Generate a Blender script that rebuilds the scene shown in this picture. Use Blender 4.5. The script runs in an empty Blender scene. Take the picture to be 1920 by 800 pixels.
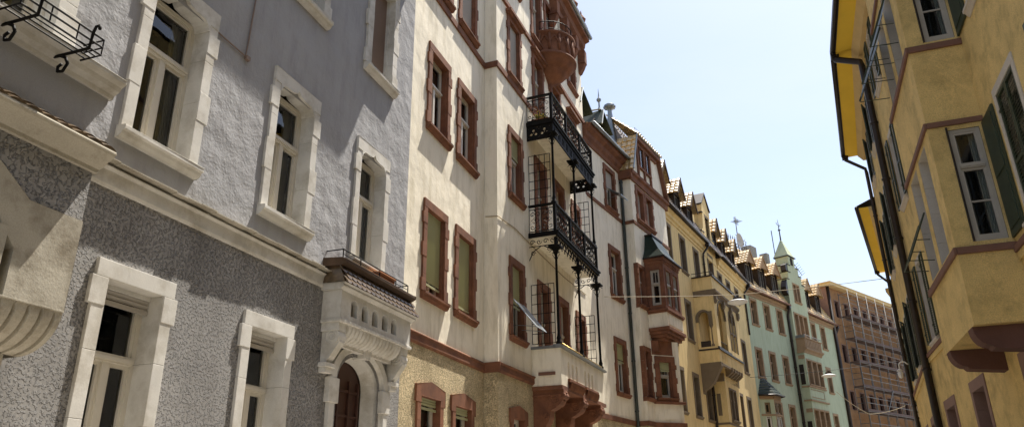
import bpy, math, random
from math import sin, cos, pi, radians, atan2, sqrt
from mathutils import Matrix, Vector
from mathutils.geometry import tessellate_polygon

random.seed(7)
sc = bpy.context.scene
COL = sc.collection

# ------------------------------------------------------------------ camera
cam_d = bpy.data.cameras.new('camera')
cam = bpy.data.objects.new('camera', cam_d); COL.objects.link(cam)
cam_d.sensor_width = 36; cam_d.lens = 1399/1920*36; cam_d.clip_start = .1; cam_d.clip_end = 3000
Rm = Matrix(((0.94485828, 0.13036506, 0.30041269), (0.32726712, -0.34285744, -0.88053677), (-0.01179251, 0.93029765, -0.36661589)))
M4 = Rm.to_4x4(); M4.translation = Vector((0, 0, 1.65)); cam.matrix_world = M4
sc.camera = cam

# ------------------------------------------------------------------ sky, sun, exposure
SUN = Vector((.165, .42, 1.0)).normalized()
elev = math.asin(SUN.z); azim = atan2(SUN.x, SUN.y)
w = bpy.data.worlds.new('World'); sc.world = w; w.use_nodes = True
nt = w.node_tree; nt.nodes.clear()
sky = nt.nodes.new('ShaderNodeTexSky'); sky.sky_type = 'NISHITA'; sky.sun_disc = False
sky.sun_elevation = elev; sky.sun_rotation = azim
sky.air_density = 1.0; sky.dust_density = 1.7; sky.ozone_density = 1.0; sky.altitude = 260
bg = nt.nodes.new('ShaderNodeBackground'); bg.inputs['Strength'].default_value = .102
wo = nt.nodes.new('ShaderNodeOutputWorld')
hsv = nt.nodes.new('ShaderNodeHueSaturation'); hsv.inputs['Saturation'].default_value = .80; nt.links.new(sky.outputs[0], hsv.inputs['Color']); 
tcw = nt.nodes.new('ShaderNodeTexCoord'); mpw = nt.nodes.new('ShaderNodeMapping'); mpw.inputs['Scale'].default_value = (1.2, 2.4, 5)
nzw = nt.nodes.new('ShaderNodeTexNoise'); nzw.inputs['Scale'].default_value = 1.6; nzw.inputs['Detail'].default_value = 8; nzw.inputs['Roughness'].default_value = .6
mrw = nt.nodes.new('ShaderNodeMapRange'); mrw.inputs[1].default_value = .42; mrw.inputs[2].default_value = .75; mrw.inputs[4].default_value = .30
mxw = nt.nodes.new('ShaderNodeMix'); mxw.data_type = 'RGBA'; mxw.inputs[7].default_value = (4.4, 4.7, 5.0, 1)
nt.links.new(tcw.outputs['Generated'], mpw.inputs[0]); nt.links.new(mpw.outputs[0], nzw.inputs['Vector']); nt.links.new(nzw.outputs[0], mrw.inputs[0]); nt.links.new(mrw.outputs[0], mxw.inputs[0])
nt.links.new(hsv.outputs[0], mxw.inputs[6]); nt.links.new(mxw.outputs[2], bg.inputs[0]); nt.links.new(bg.outputs[0], wo.inputs[0])
sl = bpy.data.lights.new('sun', 'SUN'); sl.energy = 5.0; sl.angle = radians(.53); sl.color = (1, .94, .84)
so = bpy.data.objects.new('sun', sl); COL.objects.link(so)
so.rotation_euler = (-SUN).to_track_quat('-Z', 'Y').to_euler(); so.location = (0, 0, 60)
vs = sc.view_settings; vs.view_transform = 'Standard'; vs.look = 'None'; vs.exposure = 1.12; vs.gamma = 1; vs.use_curve_mapping = False
sc.cycles.max_bounces = 7; sc.cycles.diffuse_bounces = 4; sc.cycles.transparent_max_bounces = 8

# ------------------------------------------------------------------ materials
MATS = {}
def nodes(name):
    m = bpy.data.materials.new(name); m.use_nodes = True; t = m.node_tree
    p = t.nodes['Principled BSDF']; return m, t, p
def mat(name, col, rough=.85, metal=0, var=.12, vscale=1.2, fine=0, fscale=60, bump=0, bscale=40, bdist=.01, dirt=None, dirtamt=0, spec=.3, stretch=None, bdetail=4, streak=0, kind='noise', coarse=0, cscale=2.5):
    m, t, p = nodes(name); N = t.nodes; L = t.links
    tc = N.new('ShaderNodeTexCoord'); mp = N.new('ShaderNodeMapping'); L.new(tc.outputs['Object'], mp.inputs[0])
    co = mp.outputs[0]
    if stretch: mp.inputs['Scale'].default_value = stretch
    n1 = N.new('ShaderNodeTexNoise'); n1.inputs['Scale'].default_value = vscale; n1.inputs['Detail'].default_value = 7; n1.inputs['Roughness'].default_value = .62
    L.new(co, n1.inputs['Vector'])
    mr = N.new('ShaderNodeMapRange'); mr.inputs[1].default_value = .3; mr.inputs[2].default_value = .7; mr.inputs[3].default_value = 1-var; mr.inputs[4].default_value = 1+var
    L.new(n1.outputs[0], mr.inputs[0])
    hs = N.new('ShaderNodeHueSaturation'); hs.inputs['Color'].default_value = (*col, 1); L.new(mr.outputs[0], hs.inputs['Value'])
    out = hs.outputs[0]
    if fine:
        n2 = N.new('ShaderNodeTexNoise'); n2.inputs['Scale'].default_value = fscale; n2.inputs['Detail'].default_value = 3; L.new(co, n2.inputs['Vector'])
        m2 = N.new('ShaderNodeMapRange'); m2.inputs[1].default_value = .35; m2.inputs[2].default_value = .65; m2.inputs[3].default_value = 1-fine; m2.inputs[4].default_value = 1+fine
        L.new(n2.outputs[0], m2.inputs[0])
        h2 = N.new('ShaderNodeHueSaturation'); L.new(out, h2.inputs['Color']); L.new(m2.outputs[0], h2.inputs['Value']); out = h2.outputs[0]
    if dirtamt:
        mp2 = N.new('ShaderNodeMapping'); mp2.inputs['Scale'].default_value = (2.2, 2.2, .45) if streak else (1, 1, 1); L.new(tc.outputs['Object'], mp2.inputs[0])
        n3 = N.new('ShaderNodeTexNoise'); n3.inputs['Scale'].default_value = 1.9; n3.inputs['Detail'].default_value = 9; n3.inputs['Roughness'].default_value = .7; L.new(mp2.outputs[0], n3.inputs['Vector'])
        m3 = N.new('ShaderNodeMapRange'); m3.inputs[1].default_value = .47; m3.inputs[2].default_value = .70; m3.inputs[3].default_value = 0; m3.inputs[4].default_value = dirtamt
        L.new(n3.outputs[0], m3.inputs[0])
        mx = N.new('ShaderNodeMix'); mx.data_type = 'RGBA'; L.new(m3.outputs[0], mx.inputs[0]); L.new(out, mx.inputs[6]); mx.inputs[7].default_value = (*(dirt or (.1, .085, .06)), 1); out = mx.outputs[2]
    L.new(out, p.inputs['Base Color'])
    p.inputs['Roughness'].default_value = rough; p.inputs['Metallic'].default_value = metal; p.inputs['Specular IOR Level'].default_value = spec
    if bump:
        if kind == 'vor':
            b = N.new('ShaderNodeTexVoronoi'); b.feature = 'SMOOTH_F1'; b.inputs['Scale'].default_value = bscale; b.inputs['Smoothness'].default_value = .4
            dist = N.new('ShaderNodeTexNoise'); dist.inputs['Scale'].default_value = bscale*.6; L.new(co, dist.inputs['Vector'])
            ad = N.new('ShaderNodeMix'); ad.data_type = 'RGBA'; ad.blend_type = 'ADD'; ad.inputs[0].default_value = .05; L.new(co, ad.inputs[6]); L.new(dist.outputs[1], ad.inputs[7])
            L.new(ad.outputs[2], b.inputs['Vector']); h = b.outputs['Distance']
        else:
            b = N.new('ShaderNodeTexNoise'); b.inputs['Scale'].default_value = bscale; b.inputs['Detail'].default_value = bdetail; b.inputs['Roughness'].default_value = .55
            L.new(co, b.inputs['Vector']); h = b.outputs[0]
        if kind == 'rough':
            rp = N.new('ShaderNodeMapRange'); rp.interpolation_type = 'SMOOTHSTEP'; rp.inputs[1].default_value = .50; rp.inputs[2].default_value = .60; L.new(h, rp.inputs[0]); h = rp.outputs[0]
        bp = N.new('ShaderNodeBump'); bp.inputs['Strength'].default_value = bump; bp.inputs['Distance'].default_value = bdist; L.new(h, bp.inputs['Height'])
        last = bp
        if coarse:
            c = N.new('ShaderNodeTexNoise'); c.inputs['Scale'].default_value = cscale; c.inputs['Detail'].default_value = 5; L.new(co, c.inputs['Vector'])
            b2 = N.new('ShaderNodeBump'); b2.inputs['Strength'].default_value = 1; b2.inputs['Distance'].default_value = coarse; L.new(c.outputs[0], b2.inputs['Height'])
            L.new(bp.outputs[0], b2.inputs['Normal']); last = b2
        L.new(last.outputs[0], p.inputs['Normal'])
    MATS[name] = m; return m

mat('blue_grey_plaster', (.35, .35, .362), .9, var=.07, vscale=.8, fine=.05, fscale=90, bump=.5, bscale=26, bdist=.012, dirt=(.25, .24, .25), dirtamt=0.55, streak=1, coarse=.035, cscale=2.6)
mat('grey_roughcast', (.285, .275, .265), .75, var=.22, vscale=1, fine=.10, fscale=40, bump=1, bscale=31, bdist=.10, bdetail=3, kind='rough', stretch=(1, .8, .9), dirt=(.16, .15, .14), dirtamt=0.7, spec=.5)
mat('pale_stone', (.62, .60, .555), .82, var=.12, vscale=2, fine=.05, fscale=120, bump=.35, bscale=60, bdist=.004, dirt=(.28, .24, .17), dirtamt=0.65)
mat('weathered_stone', (.42, .385, .315), .85, var=.1, vscale=2, fine=.08, fscale=90, bump=.5, bscale=40, bdist=.006, dirt=(.12, .09, .05), dirtamt=.75)
mat('cream_plaster', (.88, .81, .66), .9, var=.05, vscale=.7, fine=.03, fscale=100, bump=.4, bscale=30, bdist=.008, dirt=(.5, .44, .3), dirtamt=0.6, streak=1, coarse=.03, cscale=1.5)
mat('pebbledash', (.60, .49, .30), .85, var=.12, vscale=1, fine=.35, fscale=38, bump=1, bscale=30, bdist=.045, bdetail=2, kind='rough', dirt=(.2, .15, .07), dirtamt=.5)
mat('red_sandstone', (.20, .085, .045), .85, var=.3, vscale=2.5, fine=.1, fscale=80, bump=.4, bscale=50, bdist=.005, dirt=(.09, .04, .03), dirtamt=0.7)
mat('ochre_plaster', (.74, .56, .27), .9, var=.06, vscale=.8, fine=.05, fscale=80, bump=.4, bscale=30, bdist=.008, dirt=(.4, .29, .12), dirtamt=0.55, streak=1)
mat('brown_stone', (.17, .13, .085), .85, var=.12, vscale=3, fine=.08, bump=.3, bscale=50, bdist=.004)
mat('green_plaster', (.43, .48, .34), .9, var=.05, vscale=.8, fine=.04, fscale=80, bump=.3, bscale=30, bdist=.008, dirt=(.25, .3, .18), dirtamt=0.5, streak=1)
mat('tan_stone', (.31, .21, .125), .85, var=.12, vscale=3, bump=.3, bscale=50, bdist=.004)
mat('rust_plaster', (.30, .165, .078), .9, var=.18, vscale=1.2, fine=.08, bump=.4, bscale=20, bdist=.01, dirt=(.2, .11, .05), dirtamt=.6)
mat('mustard_plaster', (.71, .52, .21), .92, var=.09, vscale=1.4, fine=.16, fscale=70, bump=1, bscale=45, bdist=.02, dirt=(.34, .24, .09), dirtamt=0.75)
mat('soffit_yellow', (.88, .60, .07), .85, var=.05, vscale=1, bump=.1)
mat('soffit_beige', (.62, .47, .24), .85, var=.08, vscale=2, fine=.05)
mat('maroon_trim', (.19, .10, .07), .8, var=.1, vscale=3, fine=.06, bump=.3, bscale=60, bdist=.003)
mat('dark_maroon', (.13, .065, .05), .85, var=.15, vscale=3, fine=.06, bump=.3, bscale=60, bdist=.003)
mat('mauve_stone', (.24, .15, .12), .85, var=.1, vscale=3, fine=.08, bump=.3, bscale=60, bdist=.003)
mat('white_surround', (.52, .47, .40), .85, var=.08, vscale=3, fine=.06, bump=.3, bscale=60, bdist=.003)
mat('window_paint', (.60, .56, .48), .45, var=.06, vscale=3, spec=.5)
mat('window_white', (.66, .63, .57), .45, var=.06, vscale=3, spec=.5)
mat('window_old', (.40, .36, .30), .5, var=.1, vscale=3, spec=.4)
mat('window_brown', (.055, .022, .015), .5, var=.1, vscale=4, spec=.5)
mat('window_tan', (.26, .18, .10), .5, var=.1, vscale=4)
mat('shutter_green', (.03, .042, .02), .5, var=.2, vscale=4, spec=.5)
mat('blind_sage', (.36, .36, .20), .6, var=.06)
mat('blind_grey', (.40, .37, .33), .6, var=.06)
mat('blind_brown', (.22, .16, .13), .6, var=.08)
mat('black_iron', (.007, .006, .005), .65, metal=0, var=.3, vscale=9, spec=.12)
mat('dark_pipe', (.022, .014, .011), .45, metal=.2, var=.3, vscale=3, spec=.5)
mat('grey_pipe', (.05, .058, .055), .4, metal=.4, var=.2, vscale=3)
mat('zinc', (.25, .27, .28), .38, metal=.7, var=.15, vscale=3)
mat('clay_tile', (.10, .066, .036), .28, var=.35, vscale=5, fine=.3, fscale=14, bump=.3, bscale=60, bdist=.003, dirt=(.08, .06, .03), dirtamt=.5, spec=.9)
mat('sun_glint_tile', (.55, .39, .18), .25, var=.3, vscale=5, fine=.3, fscale=12, bump=.3, bscale=60, bdist=.003, dirt=(.1, .08, .04), dirtamt=.3, spec=1.0)  # sun glint on the roof tiles is put into this light base colour
mat('slate_green', (.022, .032, .022), .45, var=.4, vscale=7, fine=.3, fscale=20, bump=.4, bscale=30, bdist=.006, spec=.25)
mat('glazed_green', (.006, .018, .010), .42, var=.4, vscale=9, bump=.4, bscale=24, bdist=.01, spec=.35)
mat('dark_timber', (.035, .022, .014), .7, var=.25, vscale=5)
mat('dormer_timber', (.075, .045, .026), .7, var=.25, vscale=5)
mat('warm_timber', (.32, .2, .1), .7, var=.2, vscale=6)
mat('curtain', (.62, .60, .54), .95, var=.06)
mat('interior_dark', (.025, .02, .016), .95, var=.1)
mat('terracotta', (.35, .15, .07), .85, var=.1)
mat('scaffold_steel', (.17, .165, .16), .45, metal=.5, var=.2, vscale=8)
mat('scaffold_plank', (.12, .08, .07), .8, var=.25, vscale=3)
mat('asphalt', (.16, .155, .145), .9, var=.15, vscale=1.5, fine=.15, fscale=60, bump=.4, bscale=80, bdist=.004)
mat('granite_paving', (.42, .38, .33), .85, var=.12, vscale=1.5, fine=.12, fscale=50, bump=.4, bscale=20, bdist=.006)
mat('kerb_stone', (.33, .32, .31), .8, var=.1)
mat('lamp_white', (.75, .74, .72), .35, var=.04, spec=.5)
mat('brass', (.4, .27, .08), .35, metal=.8, var=.1)
mat('flower_yellow', (.55, .5, .03), .7, var=.2, vscale=20)
mat('leaf_green', (.05, .11, .02), .7, var=.4, vscale=20)
mat('cable_black', (.03, .03, .03), .6, var=.1)
mat('cable_tan', (.35, .28, .18), .7, var=.1)
mat('dish_grey', (.42, .40, .37), .5, var=.08)
mat('concrete_grey', (.3, .28, .25), .85, var=.15, vscale=3)
mat('ground_far', (.2, .19, .17), .95, var=.1)
m, t, p = nodes('window_glass'); N = t.nodes; L = t.links; N.remove(p)
o_ = N['Material Output']; mixs = N.new('ShaderNodeMixShader'); tr = N.new('ShaderNodeBsdfTransparent'); gl = N.new('ShaderNodeBsdfGlossy')
tr.inputs[0].default_value = (.62, .66, .64, 1); gl.inputs['Roughness'].default_value = .015; gl.inputs[0].default_value = (.95, .97, 1, 1)
fr = N.new('ShaderNodeFresnel'); fr.inputs[0].default_value = 1.62
nz = N.new('ShaderNodeTexNoise'); nz.inputs['Scale'].default_value = 1.3; tc = N.new('ShaderNodeTexCoord'); L.new(tc.outputs['Object'], nz.inputs['Vector'])
bp = N.new('ShaderNodeBump'); bp.inputs['Strength'].default_value = .25; bp.inputs['Distance'].default_value = .02; L.new(nz.outputs[0], bp.inputs['Height']); L.new(bp.outputs[0], gl.inputs['Normal'])
L.new(fr.outputs[0], mixs.inputs[0]); L.new(tr.outputs[0], mixs.inputs[1]); L.new(gl.outputs[0], mixs.inputs[2]); L.new(mixs.outputs[0], o_.inputs[0])
MATS['window_glass'] = m

# ------------------------------------------------------------------ mesh helpers
class Frame:
    """facade frame: x along the facade, -y out to the street, z up"""
    def __init__(s, px, py, azd, side='L', out=0):
        a = radians(azd)
        if side == 'L': X = Vector((sin(a), cos(a), 0))
        else: X = Vector((-sin(a), -cos(a), 0))
        Y = Vector((0, 0, 1)).cross(X)
        s.X, s.Y = X, Y; s.O = Vector((px, py, 0)) - Y*out
    def __call__(s, x, y, z): return s.O + s.X*x + s.Y*y + Vector((0, 0, z))
    def sub(s, x, y, turn):
        """frame with origin at local (x,y) turned (deg, about z)"""
        f = Frame(0, 0, 0); c, n = cos(radians(turn)), sin(radians(turn))
        f.X = s.X*c + s.Y*n; f.Y = -s.X*n + s.Y*c; f.O = s(x, y, 0); return f

class MB:
    def __init__(s, F): s.F = F; s.v = []; s.f = []; s.m = []; s.mi = 0; s.sm = []; s.smooth = False
    def add(s, vs, fs):
        b = len(s.v); s.v += [s.F(*p) for p in vs]
        for f in fs: s.f.append([b+i for i in f]); s.m.append(s.mi); s.sm.append(s.smooth)
    def box(s, x0, x1, y0, y1, z0, z1):
        if x0 > x1: x0, x1 = x1, x0
        if y0 > y1: y0, y1 = y1, y0
        if z0 > z1: z0, z1 = z1, z0
        s.add([(x0, y0, z0), (x1, y0, z0), (x1, y1, z0), (x0, y1, z0), (x0, y0, z1), (x1, y0, z1), (x1, y1, z1), (x0, y1, z1)],
              [(0, 3, 2, 1), (4, 5, 6, 7), (0, 1, 5, 4), (1, 2, 6, 5), (2, 3, 7, 6), (3, 0, 4, 7)])
    def quad(s, a, b, c, d): s.add([a, b, c, d], [(0, 1, 2, 3)])
    def tri(s, a, b, c): s.add([a, b, c], [(0, 1, 2)])
    def poly_xz(s, pts, y0, y1):
        n = len(pts); s._ext([(x, y0, z) for x, z in pts], [(x, y1, z) for x, z in pts], [(x, z) for x, z in pts])
    def poly_yz(s, pts, x0, x1): s._ext([(x0, y, z) for y, z in pts], [(x1, y, z) for y, z in pts], pts)
    def poly_xy(s, pts, z0, z1): s._ext([(x, y, z0) for x, y in pts], [(x, y, z1) for x, y in pts], pts)
    def _ext(s, A, B, p2):
        n = len(A); tr = tessellate_polygon([[Vector((a, b, 0)) for a, b in p2]])
        fs = [tuple(t) for t in tr] + [tuple(i+n for i in reversed(t)) for t in tr]
        s.add(A+B, fs + [(i, (i+1) % n, (i+1) % n+n, i+n) for i in range(n)])
    def plate(s, outer, holes, y0, y1):
        """xz plate with holes"""
        allp = outer + [p for h in holes for p in h]; n = len(allp)
        tr = tessellate_polygon([[Vector((a, b, 0)) for a, b in L] for L in [outer]+holes])
        fs = [tuple(t) for t in tr] + [tuple(i+n for i in reversed(t)) for t in tr]
        k = 0
        for Lp in [outer]+holes:
            c = len(Lp); fs += [(k+i, k+(i+1) % c, k+(i+1) % c+n, k+i+n) for i in range(c)]; k += c
        s.add([(x, y0, z) for x, z in allp]+[(x, y1, z) for x, z in allp], fs)
    def tube(s, pts, r, n=6, taper=None):
        P = [Vector(p) for p in pts]; rings = []; up = None; vs = []
        for i, p in enumerate(P):
            d = (P[min(i+1, len(P)-1)]-P[max(i-1, 0)]).normalized()
            if up is None: up = Vector((0, 0, 1)) if abs(d.z) < .9 else Vector((1, 0, 0))
            a = d.cross(up)
            if a.length < 1e-4: a = d.orthogonal()
            a.normalize(); b = d.cross(a).normalized(); up = -b if (-b).dot(up) > 0 else b
            rr = r if taper is None else r*taper[i]
            vs += [tuple(p+a*(rr*cos(2*pi*k/n))+b*(rr*sin(2*pi*k/n))) for k in range(n)]
        m_ = len(P); fs = []
        for i in range(m_-1):
            for k in range(n): fs.append((i*n+k, i*n+(k+1) % n, (i+1)*n+(k+1) % n, (i+1)*n+k))
        fs.append(tuple(reversed(range(n)))); fs.append(tuple((m_-1)*n+k for k in range(n)))
        q = s.smooth; s.smooth = n > 5; s.add(vs, fs); s.smooth = q
    def lathe(s, cx, cy, prof, n=12, a0=0, a1=2*pi, smooth=True):
        full = abs(a1-a0-2*pi) < 1e-6; m_ = n if full else n+1; vs = []
        for r, z in prof:
            for k in range(m_):
                a = a0+(a1-a0)*k/n; vs.append((cx+r*cos(a), cy+r*sin(a), z))
        fs = []
        for i in range(len(prof)-1):
            for k in range(n):
                k2 = (k+1) % m_ if full else k+1
                fs.append((i*m_+k, i*m_+k2, (i+1)*m_+k2, (i+1)*m_+k))
        q = s.smooth; s.smooth = smooth; s.add(vs, fs); s.smooth = q
    def sheet(s, x0, x1, z0, z1, y, cuts_open=(), nx=0):
        """wall face at depth y with rectangular holes"""
        xs = sorted({x0, x1, *[c for o in cuts_open for c in (o[0], o[1]) if x0 < c < x1]})
        zs = sorted({z0, z1, *[c for o in cuts_open for c in (o[2], o[3]) if z0 < c < z1]})
        for i in range(len(xs)-1):
            for j in range(len(zs)-1):
                mx, mz = (xs[i]+xs[i+1])/2, (zs[j]+zs[j+1])/2
                if any(o[0] < mx < o[1] and o[2] < mz < o[3] for o in cuts_open): continue
                s.quad((xs[i], y, zs[j]), (xs[i+1], y, zs[j]), (xs[i+1], y, zs[j+1]), (xs[i], y, zs[j+1]))
    def build(s, name, mats, parent=None, bevel=0, kind=None):
        if not s.v: return None
        me = bpy.data.meshes.new(name)
        off = Vector(parent_loc(parent)) if parent else Vector((0, 0, 0))
        me.from_pydata([tuple(p-off) for p in s.v], [], s.f)
        if isinstance(mats, str): mats = [mats]
        for k in mats: me.materials.append(MATS[k])
        me.polygons.foreach_set('material_index', s.m); me.polygons.foreach_set('use_smooth', s.sm)
        me.update()
        o = bpy.data.objects.new(name, me); COL.objects.link(o)
        if parent: o.parent = parent
        if bevel:
            b = o.modifiers.new('bevel', 'BEVEL'); b.width = bevel; b.segments = 2; b.limit_method = 'ANGLE'; b.angle_limit = radians(40)
        if kind: o['kind'] = kind
        return o
LOC = {}
def parent_loc(o):
    return LOC.get(o.name, (0, 0, 0))
_b = MB.build
def _build(s, name, mats, parent=None, **k):
    o = _b(s, name, mats, parent, **k)
    if o and parent: LOC[o.name] = parent_loc(parent)
    return o
MB.build = _build

def thing(name, label, cat, loc, group=None):
    o = bpy.data.objects.new(name, None); COL.objects.link(o); o.location = loc; o.empty_display_size = .3
    LOC[o.name] = tuple(loc); o['label'] = label; o['category'] = cat
    if group: o['group'] = group
    return o
def tag(o, label, cat, group=None):
    o['label'] = label; o['category'] = cat
    if group: o['group'] = group
    return o
def tmesh(name, mb, mats, label, cat, group=None, bevel=0):
    """one-mesh top-level thing with its origin at its base"""
    c = sum(mb.v, Vector())/len(mb.v); zmin = min(v.z for v in mb.v); loc = Vector((c.x, c.y, zmin))
    mb.v = [v-loc for v in mb.v]; o = mb.build(name, mats, None, bevel=bevel); o.location = loc
    return tag(o, label, cat, group)

def tiles(mb, P, u, v, nrm, lu, lv, pitch=.22, course=.30, h=.05, lift=.035, seg=4):
    """interlocking pan tiles: P lower left corner, u along eave, v up the slope; real ridged, stepped courses"""
    P, u, v, nrm = Vector(P), Vector(u).normalized(), Vector(v).normalized(), Vector(nrm).normalized()
    nu = max(1, round(lu/pitch)); nv = max(1, round(lv/course)); du = lu/nu; dv = lv/nv
    for j in range(nv):
        vs = []; cols = nu*seg+1; jit = random.uniform(-.006, .006)
        for i in range(cols):
            a = i/seg; hh = h*abs(sin(pi*(a % 1.0))) + .004*sin(i*12.9+j*7.1)
            b = P+u*(a*du)
            vs.append(b+v*(j*dv-.03+jit)+nrm*(-.01)); vs.append(b+v*(j*dv-.03+jit)+nrm*(hh+lift)); vs.append(b+v*((j+1)*dv)+nrm*(hh*.8))
        b0 = len(mb.v); mb.v += vs
        for i in range(cols-1):
            for q in ((0, 1), (1, 2)):
                mb.f.append([b0+3*i+q[0], b0+3*(i+1)+q[0], b0+3*(i+1)+q[1], b0+3*i+q[1]]); mb.m.append(mb.mi); mb.sm.append(False)

# ------------------------------------------------------------------ window builder
class Facade:
    def __init__(s, F, root): s.F = F; s.root = root; s.op = []
    def mb(s): return MB(s.F)

def arc(cx, cz, rx, rz, a0, a1, n):
    return [(cx+rx*cos(a0+(a1-a0)*i/n), cz+rz*sin(a0+(a1-a0)*i/n)) for i in range(n+1)]

def window(fc, x0, x1, z0, z1, frame='window_paint', surr='pale_stone', sw=.16, style='grey', blind=None, bl=0, curtain=.6, transom=.66, depth=.24, proud=.05,
           mull=1, bars=0, label=None, sill=True, sillout=.13, panes_open=False, lintel_extra=0, hood=False, cols=None, rec=.9):
    """timber window in a stone surround; the opening x0..x1, z0..z1 is cut out of the wall"""
    root = fc.root; fc.op.append((x0, x1, z0, z1)); W = x1-x0; H = z1-z0
    w = fc.mb(); t = .055; yf = depth-.07
    # outer frame and casements
    w.box(x0, x0+t, yf, yf+.08, z0, z1); w.box(x1-t, x1, yf, yf+.08, z0, z1)
    w.box(x0+t, x1-t, yf, yf+.08, z0, z0+t); w.box(x0+t, x1-t, yf, yf+.08, z1-t, z1)
    zt = z0+H*transom
    if transom < 1: w.box(x0+t, x1-t, yf-.03, yf+.08, zt-.045, zt+.045); w.box(x0+t, x1-t, yf-.045, yf-.03, zt-.02, zt+.02)
    else: zt = z1-t
    ks = [x0+W*(i+1)/(mull+1) for i in range(mull)]
    for xm in ks: w.box(xm-.045, xm+.045, yf-.015, yf+.08, z0+t, zt-.045 if transom < 1 else z1-t); 
    edges = [x0+t]+[e for xm in ks for e in (xm-.045, xm+.045)]+[x1-t]
    for a, b in zip(edges[::2], edges[1::2]):     # inner sash rails
        w.box(a, a+.04, yf+.012, yf+.07, z0+t, zt-.045); w.box(b-.04, b, yf+.012, yf+.07, z0+t, zt-.045); w.box(a+.04, b-.04, yf+.012, yf+.07, z0+t, z0+t+.06); w.box(a+.04, b-.04, yf+.012, yf+.07, zt-.085, zt-.045)
        for k in range(bars): zz = z0+t+(zt-z0-t)*(k+1)/(bars+1); w.box(a+.04, b-.04, yf+.02, yf+.06, zz-.014, zz+.014)
    if transom < 1:
        w.box(x0+t, x0+t+.04, yf+.012, yf+.07, zt+.045, z1-t); w.box(x1-t-.04, x1-t, yf+.012, yf+.07, zt+.045, z1-t); w.box(x0+t+.04, x1-t-.04, yf+.012, yf+.07, z1-t-.04, z1-t)
        if cols:
            for k in range(1, cols): xx = x0+t+(W-2*t)*k/cols; w.box(xx-.014, xx+.014, yf+.02, yf+.06, zt+.045, z1-t)
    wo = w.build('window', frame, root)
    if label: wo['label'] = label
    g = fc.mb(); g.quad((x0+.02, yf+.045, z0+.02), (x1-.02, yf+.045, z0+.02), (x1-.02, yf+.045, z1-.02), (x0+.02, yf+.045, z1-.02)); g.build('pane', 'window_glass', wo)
    # dark room behind
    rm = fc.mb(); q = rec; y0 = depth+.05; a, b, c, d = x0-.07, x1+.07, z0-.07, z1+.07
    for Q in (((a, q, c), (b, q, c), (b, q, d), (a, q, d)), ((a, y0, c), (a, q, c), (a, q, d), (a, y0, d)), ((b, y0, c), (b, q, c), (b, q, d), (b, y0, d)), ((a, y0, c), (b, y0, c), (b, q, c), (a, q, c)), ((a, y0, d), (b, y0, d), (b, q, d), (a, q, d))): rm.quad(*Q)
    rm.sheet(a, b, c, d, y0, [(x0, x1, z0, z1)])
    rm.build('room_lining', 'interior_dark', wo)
    if curtain:
        c = fc.mb(); n = 14; curtain = min(.95, max(.15, curtain*random.uniform(.6, 1.3)))
        for s0, s1 in ((x0, x0+W*.5*curtain), (x1-W*.5*curtain, x1)):
            pts = []
            for i in range(n+1): pts.append((s0+(s1-s0)*i/n, depth+.12+.018*sin(i*2.1+x0)))
            for i in range(n): c.quad((*pts[i], z0+.02), (*pts[i+1], z0+.02), (*pts[i+1], z1-.02), (*pts[i], z1-.02))
        c.smooth = True; c.build('curtain', 'curtain', wo)
    if blind and bl > 0:
        b = fc.mb(); zb = z1-H*bl; k = int((z1-zb)/.05)
        for i in range(k):
            za = z1-i*.05; b.quad((x0+.01, yf-.06, za-.044), (x1-.01, yf-.06, za-.044), (x1-.01, yf-.075, za-.006), (x0+.01, yf-.075, za-.006)); b.quad((x0+.01, yf-.06, za-.05), (x1-.01, yf-.06, za-.05), (x1-.01, yf-.06, za-.044), (x0+.01, yf-.06, za-.044))
            b.quad((x0+.01, yf-.075, za-.006), (x1-.01, yf-.075, za-.006), (x1-.01, yf-.06, za), (x0+.01, yf-.06, za))
        b.box(x0+.01, x1-.01, yf-.08, yf-.05, zb-.06, zb-.01)
        b.build('roller_blind', blind, wo)
    if surr:
        s = fc.mb(); P = -proud; D = depth-.06; lt = sw*1.15+lintel_extra
        zj = z1-.12 if style == 'peak' else z1; zz_ = z0
        while zz_ < zj-.02:
            ze = min(zz_+(random.uniform(.6, 1.1) if style in ('grey', 'ears') else random.uniform(.36, .6)), zj); ze = zj if zj-ze < .2 else ze
            s.box(x0-sw, x0, P, D, zz_, ze-(.0025 if ze < zj else 0)); s.box(x1, x1+sw, P, D, zz_, ze-(.0025 if ze < zj else 0)); zz_ = ze
        if style == 'grey':       # head with a cusped curtain profile
            pr = [(x0-sw, z1), (x0-.0, z1), (x0+.0, z1-.10)]+[(x0+.02+.12*(1-cos(k*pi/8)), z1-.10+.12*sin(k*pi/8)) for k in range(5)]
            xm = (x0+x1)/2; pr += [(xm-.16, z1+.03), (xm-.05, z1+.05), (xm, z1+.11), (xm+.05, z1+.05), (xm+.16, z1+.03)]
            pr += [(x1-.02-.12*(1-cos(k*pi/8)), z1-.10+.12*sin(k*pi/8)) for k in range(4, -1, -1)]+[(x1, z1-.10), (x1, z1), (x1+sw, z1), (x1+sw, z1+lt+.06), (x0-sw, z1+lt+.06)]
            s.poly_xz(pr, P-.004, D)
            for zz in (z1+lt-.12, z0+H*.62): pass
            s.box(x0-sw-.05, x0-.004, P-.006, .0, z1-.42, z1-.12); s.box(x1+.004, x1+sw+.05, P-.006, .0, z1-.42, z1-.12)
            s.box(x0-sw-.03, x0-.004, P-.003, 0, z0+H*.28, z0+H*.52)
            s.box(x1+.004, x1+sw+.05, P-.005, .0, z0+H*.30, z0+H*.5)
        elif style == 'plain':
            s.box(x0-sw, x1+sw, P-.003, D, z1, z1+lt)
        elif style == 'ears':      # lower grey windows
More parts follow.
